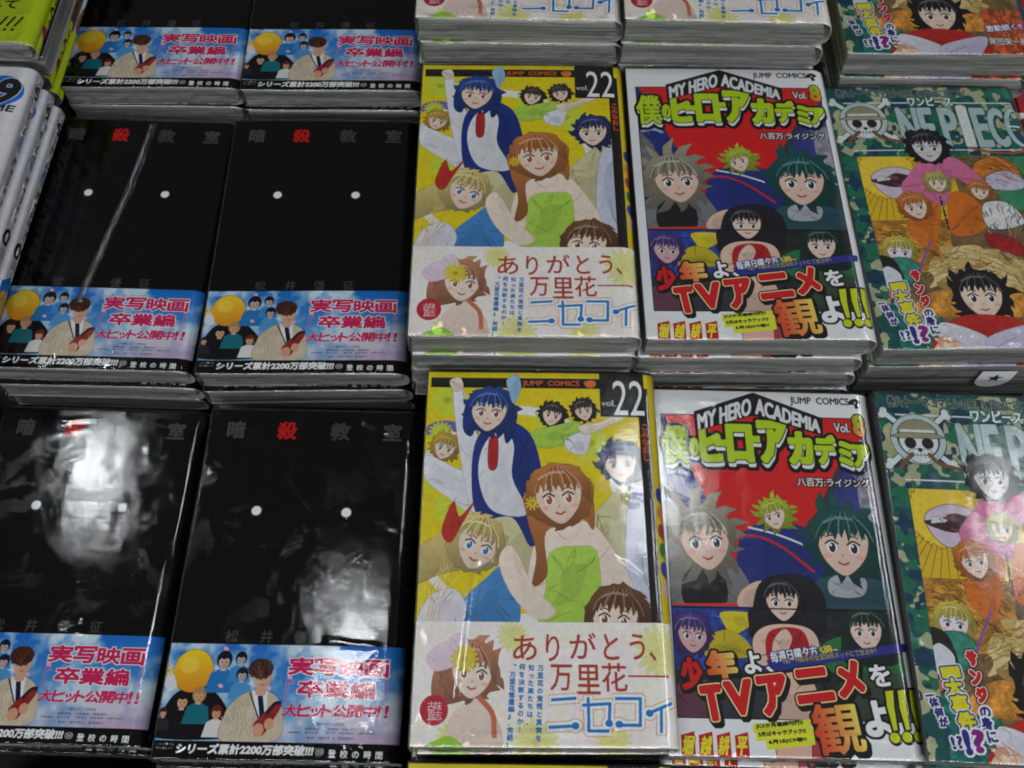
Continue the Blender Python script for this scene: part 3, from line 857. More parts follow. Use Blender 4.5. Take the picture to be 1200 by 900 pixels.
def print_green():
    s = Sheet(CW, 176, (26, 84, 84))
    n = 0.7 * vnoise(s.h, s.w, 7 * PPM, 11) + 0.3 * vnoise(s.h, s.w, 2.5 * PPM, 12)
    s.px[n > .57] = np.array((176, 178, 140)) / 255
    n2 = 0.7 * vnoise(s.h, s.w, 6 * PPM, 21) + 0.3 * vnoise(s.h, s.w, 2.5 * PPM, 22)
    s.px[(n2 > .6)] = np.array((34, 110, 84)) / 255
    n3 = vnoise(s.h, s.w, 5 * PPM, 31)
    s.px[(n3 > .70)] = np.array((20, 60, 84)) / 255
    s.mottle(.15, 3, 4)
    s.text("巻八十一 “ネコマムシの旦那に会いに行こう”", 5.8, 1.9, 82.7, 8, (16, 20, 22), bold=.16, edge=((.25, (170, 180, 170)),))
    wt, st = (222, 230, 230), (30, 60, 66)
    s.line([(9, 12.3), (48, 12.3)], .8, wt)
    s.line([(68, 12.3), (108, 12.3)], .8, wt)
    s.line([(9, 47.5), (110, 47.5)], .8, wt)
    # emblem: ring, crossed bones, skull
    cx, cy = (18.5, 25.6)
    R = 13.6
    for sx in (-1, 1):
        for sy in (-1, 1):
            e = (cx + sx * R * 1.12, cy + sy * R * 1.02)
            for w, c, g in ((3.4, INK, 2.2), (2.7, wt, 1.85)):
                s.line([(cx, cy), e], w, c)
                s.ell((e[0] + .3 * sx, e[1] - 1.5), g, g, c)
                s.ell((e[0] + 1.2 * sx, e[1] + .9), g, g, c)
    s.ell((cx, cy), R, R, (190, 206, 206), line=INK)
    s.ell((cx, cy), R * .76, R * .76, (34, 84, 88), line=INK)
    s.ell((cx, cy + 1), 9.6, 8.8, wt, line=INK)
    s.poly([(cx - 5, cy + 6), (cx + 5, cy + 6), (cx + 4.6, cy + 11), (cx, cy + 13), (cx - 4.6, cy + 11)], wt, sm=True, line=INK)
    s.poly([(cx - 8.6, cy - 3), (cx - 7.5, cy - 8), (cx, cy - 10.8), (cx + 7.5, cy - 8), (cx + 8.6, cy - 3)], (150, 146, 116), sm=True, line=INK)
    s.rect(cx - 8.5, cy - 5.2, cx + 8.5, cy - 3.0, wt)
    s.poly([(cx - 14, cy - 1.2), (cx - 8, cy - 3.4), (cx + 8, cy - 3.4), (cx + 14, cy - 1.2), (cx + 8, cy - .6), (cx - 8, cy - .6)], (160, 156, 126), line=INK)
    for sx in (-1, 1):
        s.ell((cx + sx * 4.3, cy + 2.2), 2.9, 3.0, (44, 30, 32))
    s.ell((cx, cy + 5.8), 1.1, 1.1, (44, 30, 32))
    for k in range(-2, 3):
        s.line([(cx + k * 1.9, cy + 7.5), (cx + k * 1.9, cy + 9.9)], .25, INK)
    s.line([(cx - 4.8, cy + 8.7), (cx + 4.8, cy + 8.7)], .25, INK)
    s.curve([(cx - 4, cy + 8), (cx - 9, cy + 13), (cx - 11, cy + 16)], 2.2, (124, 84, 56))
    s.curve([(cx + 4, cy + 8), (cx + 9, cy + 13), (cx + 20, cy + 16)], 2.2, (124, 84, 56))
    gl = (178, 200, 200)
    for ch, x0, x1 in (("N", 39, 49.5), ("E", 51.5, 58.5), ("P", 63.5, 72), ("I", 75, 79.5), ("E", 82.5, 90), ("C", 91.5, 100)):
        a = 16.8 if ch != "I" else 15.5
        s.text(ch, x0, a, x1, 44.5, gl if ch != "I" else (226, 230, 228), bold=.85, edge=((.35, st),))
    s.ell((77.2, 15.8), 2.6, 2.2, (226, 230, 228))
    # last letter as a crescent with a rope
    t = np.linspace(-2.3, 2.3, 24)
    o = [(107 - 6.5 * math.cos(a), 30.5 + 14.3 * math.sin(a)) for a in np.linspace(-1.9, 1.9, 24)]
    i = [(108.4 - 5.0 * math.cos(a), 30.5 + 12.3 * math.sin(a)) for a in np.linspace(1.9, -1.9, 24)]
    s.poly(o + i, gl, line=st)
    s.line([(102, 30), (110.5, 30)], 1.2, wt)
    s.curve([(110, 30), (112, 38), (104, 49), (88, 49), (76, 46)], 1.7, (140, 60, 30), n=10)
    s.curve([(110, 30), (112, 38), (104, 49), (88, 49), (76, 46)], .5, (190, 110, 70), n=10)
    s.text("ワンピース", 47.1, 8.1, 73, 14.5, (232, 236, 236), bold=.3, edge=((.35, st),))
    # picture panel
    s.window(9.5, 52, 108, 176)
    s.rect(9, 52, 110, 176, (120, 96, 60), mott=.3)
    s.rect(9, 52, 62, 96, (226, 186, 40))
    for k in range(46):
        a = 2 * math.pi * k / 46
        c = (24.5, 64.9)
        s.line([(c[0] + 12 * math.cos(a), c[1] + 12 * math.sin(a)), (c[0] + 36 * math.cos(a), c[1] + 36 * math.sin(a))], .35, (140, 96, 20))
    s.tuft((24.5, 64.9), 17, 16, 22, .1, (240, 206, 60), seed=1, line=(120, 80, 10))
    s.poly([(15.9, 64.9), (28.1, 59.5), (39.4, 63.2), (35.8, 71), (26.1, 81), (17.7, 75)], (214, 196, 214), sm=True, line=INK)
    s.dab((26.7, 68.6), 11, 5, [(70, 40, 50), (120, 70, 80), (226, 222, 226), (40, 20, 30)], 12)
    s.rect(84, 52, 110, 90, (60, 140, 96), mott=.15)
    s.poly([(74.2, 59.2), (88.2, 51.9), (98.5, 59.4), (97.7, 71.5), (75.3, 74.3)], (206, 120, 44), sm=True, line=INK, mott=.2)
    s.poly([(79.5, 67.1), (92.9, 62.4), (100.6, 69.7), (97.1, 75.6), (82.2, 75.5)], (206, 200, 226), sm=True, line=INK)
    s.strands((87, 62.3), 18, 14, 60, [(150, 60, 30), (230, 170, 90), (60, 30, 20)], 3, ang=.5)
    s.rect(9, 96, 50, 130, (186, 130, 50), mott=.4)
    s.strands((28, 112), 22, 18, 110, [(110, 74, 24), (230, 180, 90), (70, 50, 20)], 6, ang=.6, w=.5, ln=.3)
    # pink patch under a black curly one
    s.cloth([(36, 65.6), (44.8, 56), (54.1, 53.6), (65.8, 53.6), (77.5, 69.5), (71.2, 75.4), (60.7, 67), (53.5, 85.9), (36.1, 82.8), (30.4, 74)], (226, 120, 164), 63, 14)
    s.window()
    s.head((51.2, 44.9), 11.0, (34, 30, 36), (226, 222, 224), seed=41, ruf=.10)
    s.window(9.5, 52, 108, 176)
    # orange masses
    s.cloth([(33.3, 91.5), (40.7, 83.5), (48.7, 85.8), (46.8, 98.5), (39.3, 115.2), (32, 110.7), (28.6, 100.6)], (228, 124, 40), 61, 16)
    s.cloth([(55.8, 80.1), (64.9, 77.8), (71.5, 86), (71.8, 99.8), (62.7, 106.5), (51.1, 104.2)], (228, 120, 38), 62, 16)
    s.head((35.3, 86.9), 8.4, (228, 130, 50), seed=51, rot=-.2)
    s.rect(50.6, 77.7, 50.4, 105.3, (232, 232, 236))
    rr = np.random.RandomState(3)
    q0, q1 = (50.8, 78.8), (50.2, 104.2)
    for k in range(40):
        s.ell((q0[0] + rr.rand() * (q1[0] - q0[0]), q0[1] + rr.rand() * (q1[1] - q0[1])), .5, .6, (30, 26, 30))
    s.head((51.3, 70.5), 6.6, (218, 200, 104), seed=43)
    s.head((73.8, 76.6), 6.2, (226, 134, 62), seed=45, rot=.2)
    s.poly([(73.4, 86), (87, 85), (92.7, 98.9), (73.1, 102.1)], (230, 226, 226), sm=True, line=INK, mott=.1)
    s.poly([(69.9, 105.5), (85.4, 109), (87, 120.1), (72.1, 115.5)], (160, 34, 36), sm=True, line=INK, mott=.2)
    s.strands((81.3, 97.6), 14, 14, 60, [(40, 60, 120), (200, 150, 80), (60, 90, 60)], 13, w=.5, ln=.4)
    # blond / teal patch
    s.head((20.7, 116.2), 8.6, (230, 208, 84), (246, 236, 240), seed=47, rot=.15)
    s.poly([(11.1, 122.7), (23.4, 120.6), (29.3, 127.2), (25.4, 136.8), (12.6, 135.6)], (60, 140, 120), sm=True, line=INK, mott=.2)
    s.curve([(38.5, 110.8), (30.7, 125), (25.7, 135.7)], 1.2, (130, 90, 170))
    # dark lower left and pale paw
    s.poly([(2.9, 122.6), (15.6, 120.5), (20.2, 135.7), (18.7, 151.3), (1.3, 153.7)], (40, 36, 34), sm=True, mott=.5)
    s.strands((8.7, 143.5), 12, 14, 60, [(120, 110, 80), (160, 150, 130), (20, 16, 20)], 16, w=.5, ln=.4)
    s.poly([(6.6, 131.3), (12.3, 125.9), (18.4, 131.4), (16, 138.8), (7, 138.7)], (220, 222, 230), sm=True, line=INK)
    s.ell((6.7, 144.5), 5.0, 3.4, (206, 110, 90), line=INK)
    s.rect(9, 148, 34, 176, (34, 104, 96), mott=.5)
    # big tan disc, dark tuft, blank skin oval, red cloth, pale fold
    s.poly([(21.8, 155.5), (36.2, 141.1), (80.6, 144.1), (84, 156.1), (72.4, 158)], (222, 150, 60), sm=True, mott=.3)
    for k, (x, y, rx, ry) in enumerate(((1112, 322, 15, 11), (1140, 306, 20, 12), (1176, 318, 15, 10), (1196, 334, 11, 8))):
        s.dab((O1(x, y)), rx, ry, [(206, 180, 112), (226, 204, 142), (170, 140, 80), (150, 60, 40)], 30 + k)
    s.strands((61.9, 128.5), 34, 15, 240, [(150, 120, 66), (236, 216, 158), (120, 92, 46)], 17, ang=.3, spread=.9, w=.4, ln=.5)
    s.head((57.9, 144.4), 14.0, (34, 30, 34), seed=49, ruf=.14)
    s.cloth([(34.6, 163.7), (46, 156.8), (63.8, 156.9), (76, 161.1), (82.3, 178.2), (27.7, 178.6)], (200, 44, 38), 45, 14)
    s.cloth([(32.7, 160.7), (54.5, 169), (54, 177.9), (32.9, 178.7)], (232, 228, 240), 46, 7, shade=.88)
    s.cloth([(56.3, 169), (82.8, 162.2), (73.8, 179.1), (54.9, 177.9)], (214, 204, 232), 47, 7, shade=.88)
    s.dab((33.4, 172.7), 8, 6, WARM, 48)
    s.rect(84, 140, 110, 176, (186, 80, 46), mott=.5)
    s.strands((98, 156), 12, 18, 90, [(230, 170, 80), (120, 40, 30), (206, 110, 50)], 22, w=.5, ln=.4)
    s.text("尾田栄一郎", 84, 163, 106, 168.5, (230, 230, 226), bold=.1, edge=((.35, (110, 60, 40)),))
    s.text("激動続く!!", 84, 152, 106, 157, (250, 250, 250), bold=.1, rot=-.12, edge=((.6, (110, 40, 110)),))
    s.window()
    # slanting lines of type
    ed = ((.85, (240, 240, 244)),)
    pts = [(1068, 320), (1070, 333), (1073, 345)]
    for (x, y), ch in zip(((1136, 762), (1141, 784), (1148, 805)), "サンジ"):
        a, b = O2(x - 8, y), O2(x + 9, y + 19)
        s.text(ch, a[0] + .6, a[1] + .6, b[0] - .6, b[1] - .6, (200, 30, 34), bold=.6, rot=-.12, edge=((.9, (60, 10, 16)), (.45, (240, 240, 240))))
    for (x, y), ch in zip(((1150, 826), (1152, 840), (1158, 855)), "の身に"):
        a = O2(x - 6, y)
        s.text(ch, a[0], a[1], a[0] + 5.2, a[1] + 5.6, (44, 40, 120), cell=True, bold=.28, rot=-.12, edge=ed)
    for (x, y), ch in zip(((1110, 782), (1113, 794), (1120, 814), (1128, 834)), "一大事件"):
        a = O2(x - 9, y)
        s.text(ch, a[0], a[1], a[0] + 7.6, a[1] + (4 if ch == "一" else 7.8), (226, 218, 40), cell=ch != "一", bold=.45, rot=-.12, edge=((1.2, (240, 240, 244)), (.65, (44, 46, 130))))
    a = O2(1127, 857)
    s.text("!", a[0], a[1], a[0] + 1.6, a[1] + 9, (44, 46, 140), bold=.8, rot=-.1, edge=ed)
    s.text("?", a[0] + 4.0, a[1] - .5, a[0] + 8.2, a[1] + 8, (140, 30, 130), bold=.6, rot=-.1, edge=ed)
    for (x, y), ch in zip(((1085, 809), (1090, 817), (1096, 829), (1101, 840)), "一体何が"):
        a = O2(x - 4, y)
        s.text(ch, a[0], a[1], a[0] + 4.0, a[1] + 4.2, (50, 50, 120), cell=True, bold=.2, rot=-.15, edge=((.6, (240, 240, 244)),))
    s.line([O2(1107, 850), O2(1114, 862)], .6, (50, 50, 120))
    a = O2(1112, 863)
    s.text("!?", a[0], a[1], a[0] + 4.6, a[1] + 4.8, (50, 50, 120), bold=.3, rot=-.15, edge=((.6, (240, 240, 244)),))
    s.rect(113, 0, CW, 176, (30, 90, 88), mott=.3)
    s.column("ONEPIECE", 118.5, 30, 8, (230, 230, 226), bold=.4)
    s.mottle(.08, 1.6, 7)
    return s


def print_numbered():
    """white comic of the left-hand pile: volume 9"""
    s = Sheet(CW, 176, (222, 220, 226))
    s.ell((97, 19), 14, 12, (20, 110, 206))
    s.text("9", 96.5, 10, 108, 27, (22, 18, 22), bold=1.0, edge=((.5, (222, 220, 226)),))
    s.text("ME", 97, 29.5, 109, 34, (30, 26, 34), bold=.2, shear=.2)
    s.line([(40, 46), (98, 41)], .5, (160, 190, 220))
    s.poly([(20, 110), (60, 80), (90, 100), (96, 150), (40, 166)], (96, 60, 110), sm=True, mott=.4)
    s.poly([(10, 60), (50, 56), (80, 78), (60, 110), (20, 100)], (206, 150, 90), sm=True, mott=.4)
    s.strands((50, 110), 40, 40, 160, [(220, 180, 120), (60, 50, 110), (40, 130, 200)], 3)
    x = 115.5
    s.text("9", x + 1, 8, x + 8.5, 17, (26, 22, 28), bold=.5, rot=.0)
    s.curve([(x, 9), (x + 4, 5), (x + 9.5, 9)], .5, (70, 66, 76))
    s.curve([(x, 18), (x + 5, 22), (x + 10, 18)], .5, (70, 66, 76))
    s.rect(113.5, 0, 132, 30, (180, 176, 186), alpha=.25)
    dk = (56, 54, 62)
    s.scrawl(x + 1.5, 27, 7, 17, dk, 1)
    s.ell((x + 5, 50), 4, 6, (150, 170, 206), mott=.3)
    s.scrawl(x + 1.5, 60, 7.5, 34, dk, 2)
    s.text("09", x - .5, 99, x + 11, 109, (26, 22, 28), bold=.4)
    for k in range(3):
        s.line([(x + 1, 112 + k * 2), (x + 9.5, 112 + k * 2)], .6, dk)
    s.poly([(113.5, 126), (119, 121), (127, 128), (133, 124), (133, 132), (113.5, 134)], (20, 110, 206))
    s.poly([(113.5, 136), (120, 130), (127, 134), (131, 150), (126, 164), (114, 160)], (214, 170, 96), sm=True, mott=.3)
    s.strands((121, 148), 8, 14, 60, [(250, 220, 150), (150, 90, 40), (190, 90, 60)], 5)
    s.poly([(113.5, 160), (124, 158), (133, 166), (133, 176), (113.5, 176)], (40, 50, 140), sm=True)
    s.mottle(.06, 4, 3)
    return s


def print_dark_spine():
    s = Sheet(CW, 176, (70, 74, 84))
    s.mottle(.5, 6, 3, (30, 60, 120))
    s.rect(112, 0, CW, 176, (196, 196, 190))
    s.poly([(114, 100), (128, 92), (128, 120), (114, 126)], (120, 80, 50), sm=True, mott=.3)
    s.rect(114, 66, 128, 90, (40, 70, 150), mott=.3)
    s.rect(114, 20, 128, 60, (24, 20, 24), mott=.2)
    return s


def print_lime_band():
    s = Sheet(CW, 52, (176, 196, 12), oy=124.3)
    bk = (22, 26, 16)
    s.text("して", 82, 142.5, 98, 149.5, bk, bold=.3)
    s.text("の", 78, 156, 88, 166, bk, bold=.3)
    for k in range(3):
        s.line([(91.5 + k * 4.6, 163.5), (94.5 + k * 4.6, 156.5)], 1.5, bk)
        s.ell((91 + k * 4.6, 166.6), 1.1, 1.0, bk)
    s.scrawl(117, 130, 7, 7, bk, 4)
    s.text("O", 117, 138.5, 124, 145.5, bk, bold=.4)
    s.scrawl(117, 147, 7, 7, bk, 5)
    s.poly([(115, 158), (120, 155), (126, 163), (121, 168)], (140, 20, 60))
    return s


# ------------------------------------------------------------------ materials
def nodes(name):
    m = bpy.data.materials.new(name)
    m.use_nodes = True
    nt = m.node_tree
    nt.nodes.clear()
    return m, nt, (lambda t, **k: _node(nt, t, k))


def _node(nt, t, k):
    n = nt.nodes.new(t)
    for a, v in k.items():
        if a.startswith('_'):
            setattr(n, a[1:], v)
        else:
            n.inputs[a.replace('__', ' ')].default_value = v
    return n


def mat_print(name, sheet, rough=0.38, spec=0.25):
    m, nt, N = nodes(name)
    L = nt.links.new
    out = N('ShaderNodeOutputMaterial')
    b = N('ShaderNodeBsdfPrincipled', Roughness=rough)
    b.inputs['Specular IOR Level'].default_value = spec
    t = N('ShaderNodeTexImage', _image=sheet.image(name), _interpolation='Cubic', _extension='EXTEND')
    uv = N('ShaderNodeUVMap', _uv_map='print')
    L(uv.outputs[0], t.inputs[0])
    # faint paper fibre and press mottle
    no = N('ShaderNodeTexNoise', Scale=900.0, Detail=3.0)
    tc = N('ShaderNodeTexCoord')
    L(tc.outputs['Object'], no.inputs['Vector'])
    mx = N('ShaderNodeMix', _data_type='RGBA', _blend_type='MULTIPLY')
    mx.inputs[0].default_value = 0.10
    L(t.outputs[0], mx.inputs[6])
    L(no.outputs[0], mx.inputs[7])
    g = N('ShaderNodeGamma')
    g.inputs[1].default_value = 1.0
    L(mx.outputs[2], g.inputs[0])
    L(g.outputs[0], b.inputs['Base Color'])
    L(b.outputs[0], out.inputs[0])
    return m


def mat_plain(name, col, rough=0.5, noise=0.15, scale=60.0, spec=0.4):
    m, nt, N = nodes(name)
    L = nt.links.new
    out = N('ShaderNodeOutputMaterial')
    b = N('ShaderNodeBsdfPrincipled', Roughness=rough)
    b.inputs['Specular IOR Level'].default_value = spec
    no = N('ShaderNodeTexNoise', Scale=scale, Detail=5.0)
    tc = N('ShaderNodeTexCoord')
    L(tc.outputs['Object'], no.inputs['Vector'])
    cr = N('ShaderNodeValToRGB')
    cr.color_ramp.elements[0].position, cr.color_ramp.elements[1].position = .3, .7
    cr.color_ramp.elements[0].color = [c * (1 - noise) for c in col] + [1]
    cr.color_ramp.elements[1].color = [c * (1 + noise) for c in col] + [1]
    L(no.outputs[0], cr.inputs[0])
    L(cr.outputs[0], b.inputs['Base Color'])
    bp = N('ShaderNodeBump', Strength=0.2, Distance=0.0005)
    L(no.outputs[0], bp.inputs['Height'])
    L(bp.outputs[0], b.inputs['Normal'])
    L(b.outputs[0], out.inputs[0])
    return m


def mat_pages():
    """the edges of some two hundred grey leaves"""
    m, nt, N = nodes("page_edges")
    L = nt.links.new
    out = N('ShaderNodeOutputMaterial')
    b = N('ShaderNodeBsdfPrincipled', Roughness=0.85)
    tc = N('ShaderNodeTexCoord')
    oi = N('ShaderNodeObjectInfo')
    mp = N('ShaderNodeMapping')
    mp.inputs['Scale'].default_value = (9, 9, 4200)
    L(tc.outputs['Object'], mp.inputs[0])
    ad = N('ShaderNodeVectorMath', _operation='ADD')
    L(mp.outputs[0], ad.inputs[0])
    L(oi.outputs['Random'], ad.inputs[1])
    n1 = N('ShaderNodeTexNoise', Scale=1.0, Detail=2.0, Distortion=0.4)
    L(ad.outputs[0], n1.inputs['Vector'])
    mp2 = N('ShaderNodeMapping')
    mp2.inputs['Scale'].default_value = (10, 10, 1300)
    L(tc.outputs['Object'], mp2.inputs[0])
    n2 = N('ShaderNodeTexNoise', Scale=1.0, Detail=3.0, Distortion=0.8)
    L(mp2.outputs[0], n2.inputs['Vector'])
    ma = N('ShaderNodeMath', _operation='ADD')
    L(n1.outputs[0], ma.inputs[0])
    L(n2.outputs[0], ma.inputs[1])
    cr = N('ShaderNodeValToRGB')
    e = cr.color_ramp.elements
    e[0].position, e[1].position = 0.42, 0.58
    e[0].color = (0.15, 0.155, 0.145, 1)
    e[1].color = (0.50, 0.51, 0.48, 1)
    hm = N('ShaderNodeMath', _operation='MULTIPLY')
    hm.inputs[1].default_value = 0.5
    L(ma.outputs[0], hm.inputs[0])
    L(hm.outputs[0], cr.inputs[0])
    L(cr.outputs[0], b.inputs['Base Color'])
    bp = N('ShaderNodeBump', Strength=1.0, Distance=0.0009)
    L(hm.outputs[0], bp.inputs['Height'])
    L(bp.outputs[0], b.inputs['Normal'])
    L(b.outputs[0], out.inputs[0])
    return m


def mat_wrap(name='clear_film', ior=1.5, rough=0.035):
    """thin clear shrink film"""
    m, nt, N = nodes(name)
    L = nt.links.new
    out = N('ShaderNodeOutputMaterial')
    tr = N('ShaderNodeBsdfTransparent')
    tr.inputs[0].default_value = (0.985, 0.985, 0.985, 1)
    gl = N('ShaderNodeBsdfGlossy', Roughness=rough)
    gl.inputs[0].default_value = (1, 1, 1, 1)
    tc = N('ShaderNodeTexCoord')
    oi = N('ShaderNodeObjectInfo')
    ad = N('ShaderNodeVectorMath', _operation='ADD')
    L(tc.outputs['Object'], ad.inputs[0])
    L(oi.outputs['Random'], ad.inputs[1])
    n1 = N('ShaderNodeTexNoise', Scale=26.0, Detail=3.0, Roughness=0.5)
    L(ad.outputs[0], n1.inputs['Vector'])
    mp = N('ShaderNodeMapping')
    mp.inputs['Scale'].default_value = (260, 900, 300)
    L(ad.outputs[0], mp.inputs[0])
    n2 = N('ShaderNodeTexNoise', Scale=1.0, Detail=4.0, Roughness=0.65)
    L(mp.outputs[0], n2.inputs['Vector'])
    # crinkles, long in x, on the film over the page edges only
    mp3 = N('ShaderNodeMapping')
    mp3.inputs['Scale'].default_value = (60, 60, 420)
    L(ad.outputs[0], mp3.inputs[0])
    n4 = N('ShaderNodeTexNoise', Scale=1.0, Detail=5.0, Roughness=0.6, Distortion=0.5)
    L(mp3.outputs[0], n4.inputs['Vector'])
    ge = N('ShaderNodeNewGeometry')
    sx = N('ShaderNodeSeparateXYZ')
    L(ge.outputs['Normal'], sx.inputs[0])
    ab = N('ShaderNodeMath', _operation='ABSOLUTE')
    L(sx.outputs['Z'], ab.inputs[0])
    m4 = N('ShaderNodeMapRange')
    for k, v in ((1, 0.3), (2, 0.8), (3, 0.75), (4, 0.0)):
        m4.inputs[k].default_value = v
    L(ab.outputs[0], m4.inputs[0])
    b4 = N('ShaderNodeBump', Distance=0.0011)
    L(m4.outputs[0], b4.inputs['Strength'])
    L(n4.outputs[0], b4.inputs['Height'])
    b1 = N('ShaderNodeBump', Strength=0.20, Distance=0.0012)
    L(n1.outputs[0], b1.inputs['Height'])
    L(b4.outputs[0], b1.inputs['Normal'])
    b2 = N('ShaderNodeBump', Strength=0.20, Distance=0.0002)
    L(n2.outputs[0], b2.inputs['Height'])
    L(b1.outputs[0], b2.inputs['Normal'])
    L(b2.outputs[0], gl.inputs['Normal'])
    fr = N('ShaderNodeFresnel', IOR=ior)
    L(b2.outputs[0], fr.inputs['Normal'])
    # where the film clings to the paper its sheen is dull, in ragged islands
    n3 = N('ShaderNodeTexNoise', Scale=38.0, Detail=9.0, Roughness=0.66, Distortion=1.0)
    L(ad.outputs[0], n3.inputs['Vector'])
    mr = N('ShaderNodeMapRange')
    for k, v in ((1, 0.43), (2, 0.46), (3, 0.13), (4, rough)):
        mr.inputs[k].default_value = v
    L(n3.outputs[0], mr.inputs[0])
    L(mr.outputs[0], gl.inputs['Roughness'])
    # slack film over the page edges shines less than the film stretched over the cover
    m2 = N('ShaderNodeMapRange')
    for k, v in ((1, 0.0), (2, 0.7), (3, 0.75), (4, 1.0)):
        m2.inputs[k].default_value = v
    L(ab.outputs[0], m2.inputs[0])
    m3 = N('ShaderNodeMath', _operation='MULTIPLY')
    L(fr.outputs[0], m3.inputs[0])
    L(m2.outputs[0], m3.inputs[1])
    mx = N('ShaderNodeMixShader')
    L(m3.outputs[0], mx.inputs[0])
    L(tr.outputs[0], mx.inputs[1])
    L(gl.outputs[0], mx.inputs[2])
    L(mx.outputs[0], out.inputs[0])
    return m


MAT_PAGES = mat_pages()
MAT_WRAP = mat_wrap()
MAT_SEAM = mat_wrap('crimped_film', 2.1, 0.06)
MAT_TABLE = mat_plain("dark_laminate", (0.012, 0.012, 0.013), 0.55)
MAT_PAPER = mat_plain("jacket_paper_back", (0.55, 0.55, 0.54), 0.7, 0.05)
MAT_RISER = mat_plain("black_board", (0.012, 0.012, 0.014), 0.6)
MAT_RED = mat_plain("red_lacquer", (0.20, 0.008, 0.012), 0.35)
MAT_RAIL = mat_plain("grey_strip", (0.45, 0.43, 0.43), 0.4)
MAT_SLIP = mat_plain("slip_paper", (0.55, 0.55, 0.57), 0.7, 0.05)
MAT_INK = mat_plain("slip_ink", (0.015, 0.015, 0.018), 0.7, 0.05)

PRINTS = {}
for key, fn in (("yellow", print_yellow), ("yellow_band", print_yellow_band), ("black", print_black), ("black_band", print_black_band),
                ("white", print_white), ("white_band", print_white_band), ("green", print_green), ("numbered", print_numbered),
                ("dark", print_dark_spine), ("lime_band", print_lime_band)):
    PRINTS[key] = mat_print(key + "_print", fn(), 0.42, 0.02 if key.startswith("black") else 0.25)


# ------------------------------------------------------------------ meshes of one comic, in millimetres, base centre at the origin
def mesh(name, verts, faces, mats, uv=None, sm=True):
    me = bpy.data.meshes.new(name)
    me.from_pydata([(x * MM, y * MM, z * MM) for x, y, z in verts], [], faces)
    for m in mats:
        me.materials.append(m)
    if uv is not None:
        l = me.uv_layers.new(name='print')
        idx = np.empty(len(me.loops), np.int32)
        me.loops.foreach_get('vertex_index', idx)
        l.data.foreach_set('uv', np.array(uv, np.float32)[idx].ravel())
    if sm:
        me.polygons.foreach_set('use_smooth', [True] * len(me.polygons))
    me.update()
    return me


BW, BH = 113.0, 176.0
HW = 9.0                            # breadth of the rounded hinge beside the spine


def hinge(x, r=4.6):
    """how far the cover has dropped at x on its way round to the spine"""
    s = min(max((x - (BW / 2 - HW)) / HW, 0.0), 1.0)
    return r * (1 - math.sqrt(max(0.0, 1 - s * s)))


def section(T, off, x_from=-56.5):
    """cross-section of the jacket seen from below: front, rounded hinge, spine, back; returns (x, z, length)"""
    r = 4.6
    pts = []
    X, Z = BW / 2 - HW, T - r
    for x in np.linspace(x_from, X, 14):
        pts.append((x, T + off))
    for a in np.linspace(82, 0, 11):
        t = math.radians(a)
        pts.append((X + (HW + off) * math.cos(t), Z + (r + off) * math.sin(t)))
    for z in np.linspace(T - r - 1.5, r + 1.5, 4):
        pts.append((BW / 2 + off + 0.35 * math.sin((z / T) * math.pi), z))
    for a in np.linspace(0, 82, 8):
        t = math.radians(a)
        pts.append((X + (HW + off) * math.cos(t), r - (r + off) * math.sin(t)))
    for x in np.linspace(X, x_from, 5):
        pts.append((x, -off))
    L = [x_from + BW / 2]
    for (a, b), (c, d) in zip(pts[:-1], pts[1:]):
        L.append(L[-1] + math.hypot(c - a, d - b))
    return [(p[0], p[1], l) for p, l in zip(pts, L)]


def warp(seed, amp):
    """gentle unevenness of a cover lying on its pile"""
    r = np.random.RandomState(seed)
    p = r.rand(6) * 6.28

    def f(x, y):
        u, v = x / 56.5, y / 88.0
        return amp * (0.5 * math.sin(1.3 * u + p[0]) * math.cos(1.1 * v + p[1]) + 0.35 * math.sin(2.6 * u + 1.4 * v + p[2]) + 0.22 * math.sin(1.2 * u - 3.6 * v + p[3]))
    return f


def sheet_mesh(name, T, off, y_top, y_bot, th, mat, hc, f, ny=22, y0=0.0):
    """a folded sheet of paper of thickness th; y_top and y_bot measured from the top edge; hc = height of its print"""
    verts, uv, faces = [], [], []
    sec_o = section(T, off + th)
    sec_i = section(T, off)
    nx = len(sec_o)
    for layer, sec in ((0, sec_o), (1, sec_i)):
        for j in range(ny + 1):
            d = y_top + (y_bot - y_top) * j / ny
            y = BH / 2 - d
            for (x, z, l) in sec:
                w = f(x, y) * max(0.0, z / T) if z > T * 0.5 else 0.0
                verts.append((x, y, z + w))
                uv.append((l / CW, 1 - (d - y0) / hc))
    n = nx * (ny + 1)
    for j in range(ny):
        for i in range(nx - 1):
            a = j * nx + i
            faces.append((a, a + nx, a + nx + 1, a + 1))
            faces.append((n + a, n + a + 1, n + a + nx + 1, n + a + nx))
    for i in range(nx - 1):      # top and bottom edges
        faces.append((i, i + 1, n + i + 1, n + i))
        k = ny * nx + i
        faces.append((k, n + k, n + k + 1, k + 1))
    for j in range(ny):          # fore-edges
        a = j * nx
        faces.append((a, n + a, n + a + nx, a + nx))
        a = j * nx + nx - 1
        faces.append((a, a + nx, n + a + nx, n + a))
    me = mesh(name, verts, faces, [mat, MAT_PAPER], uv, True)
    mi = np.zeros(len(faces), np.int32)
    mi[1:2 * ny * (nx - 1):2] = 1
    mi[2 * ny * (nx - 1):] = 1
    me.polygons.foreach_set('material_index', mi)
    me.set_sharp_from_angle(angle=math.radians(40))
    return me


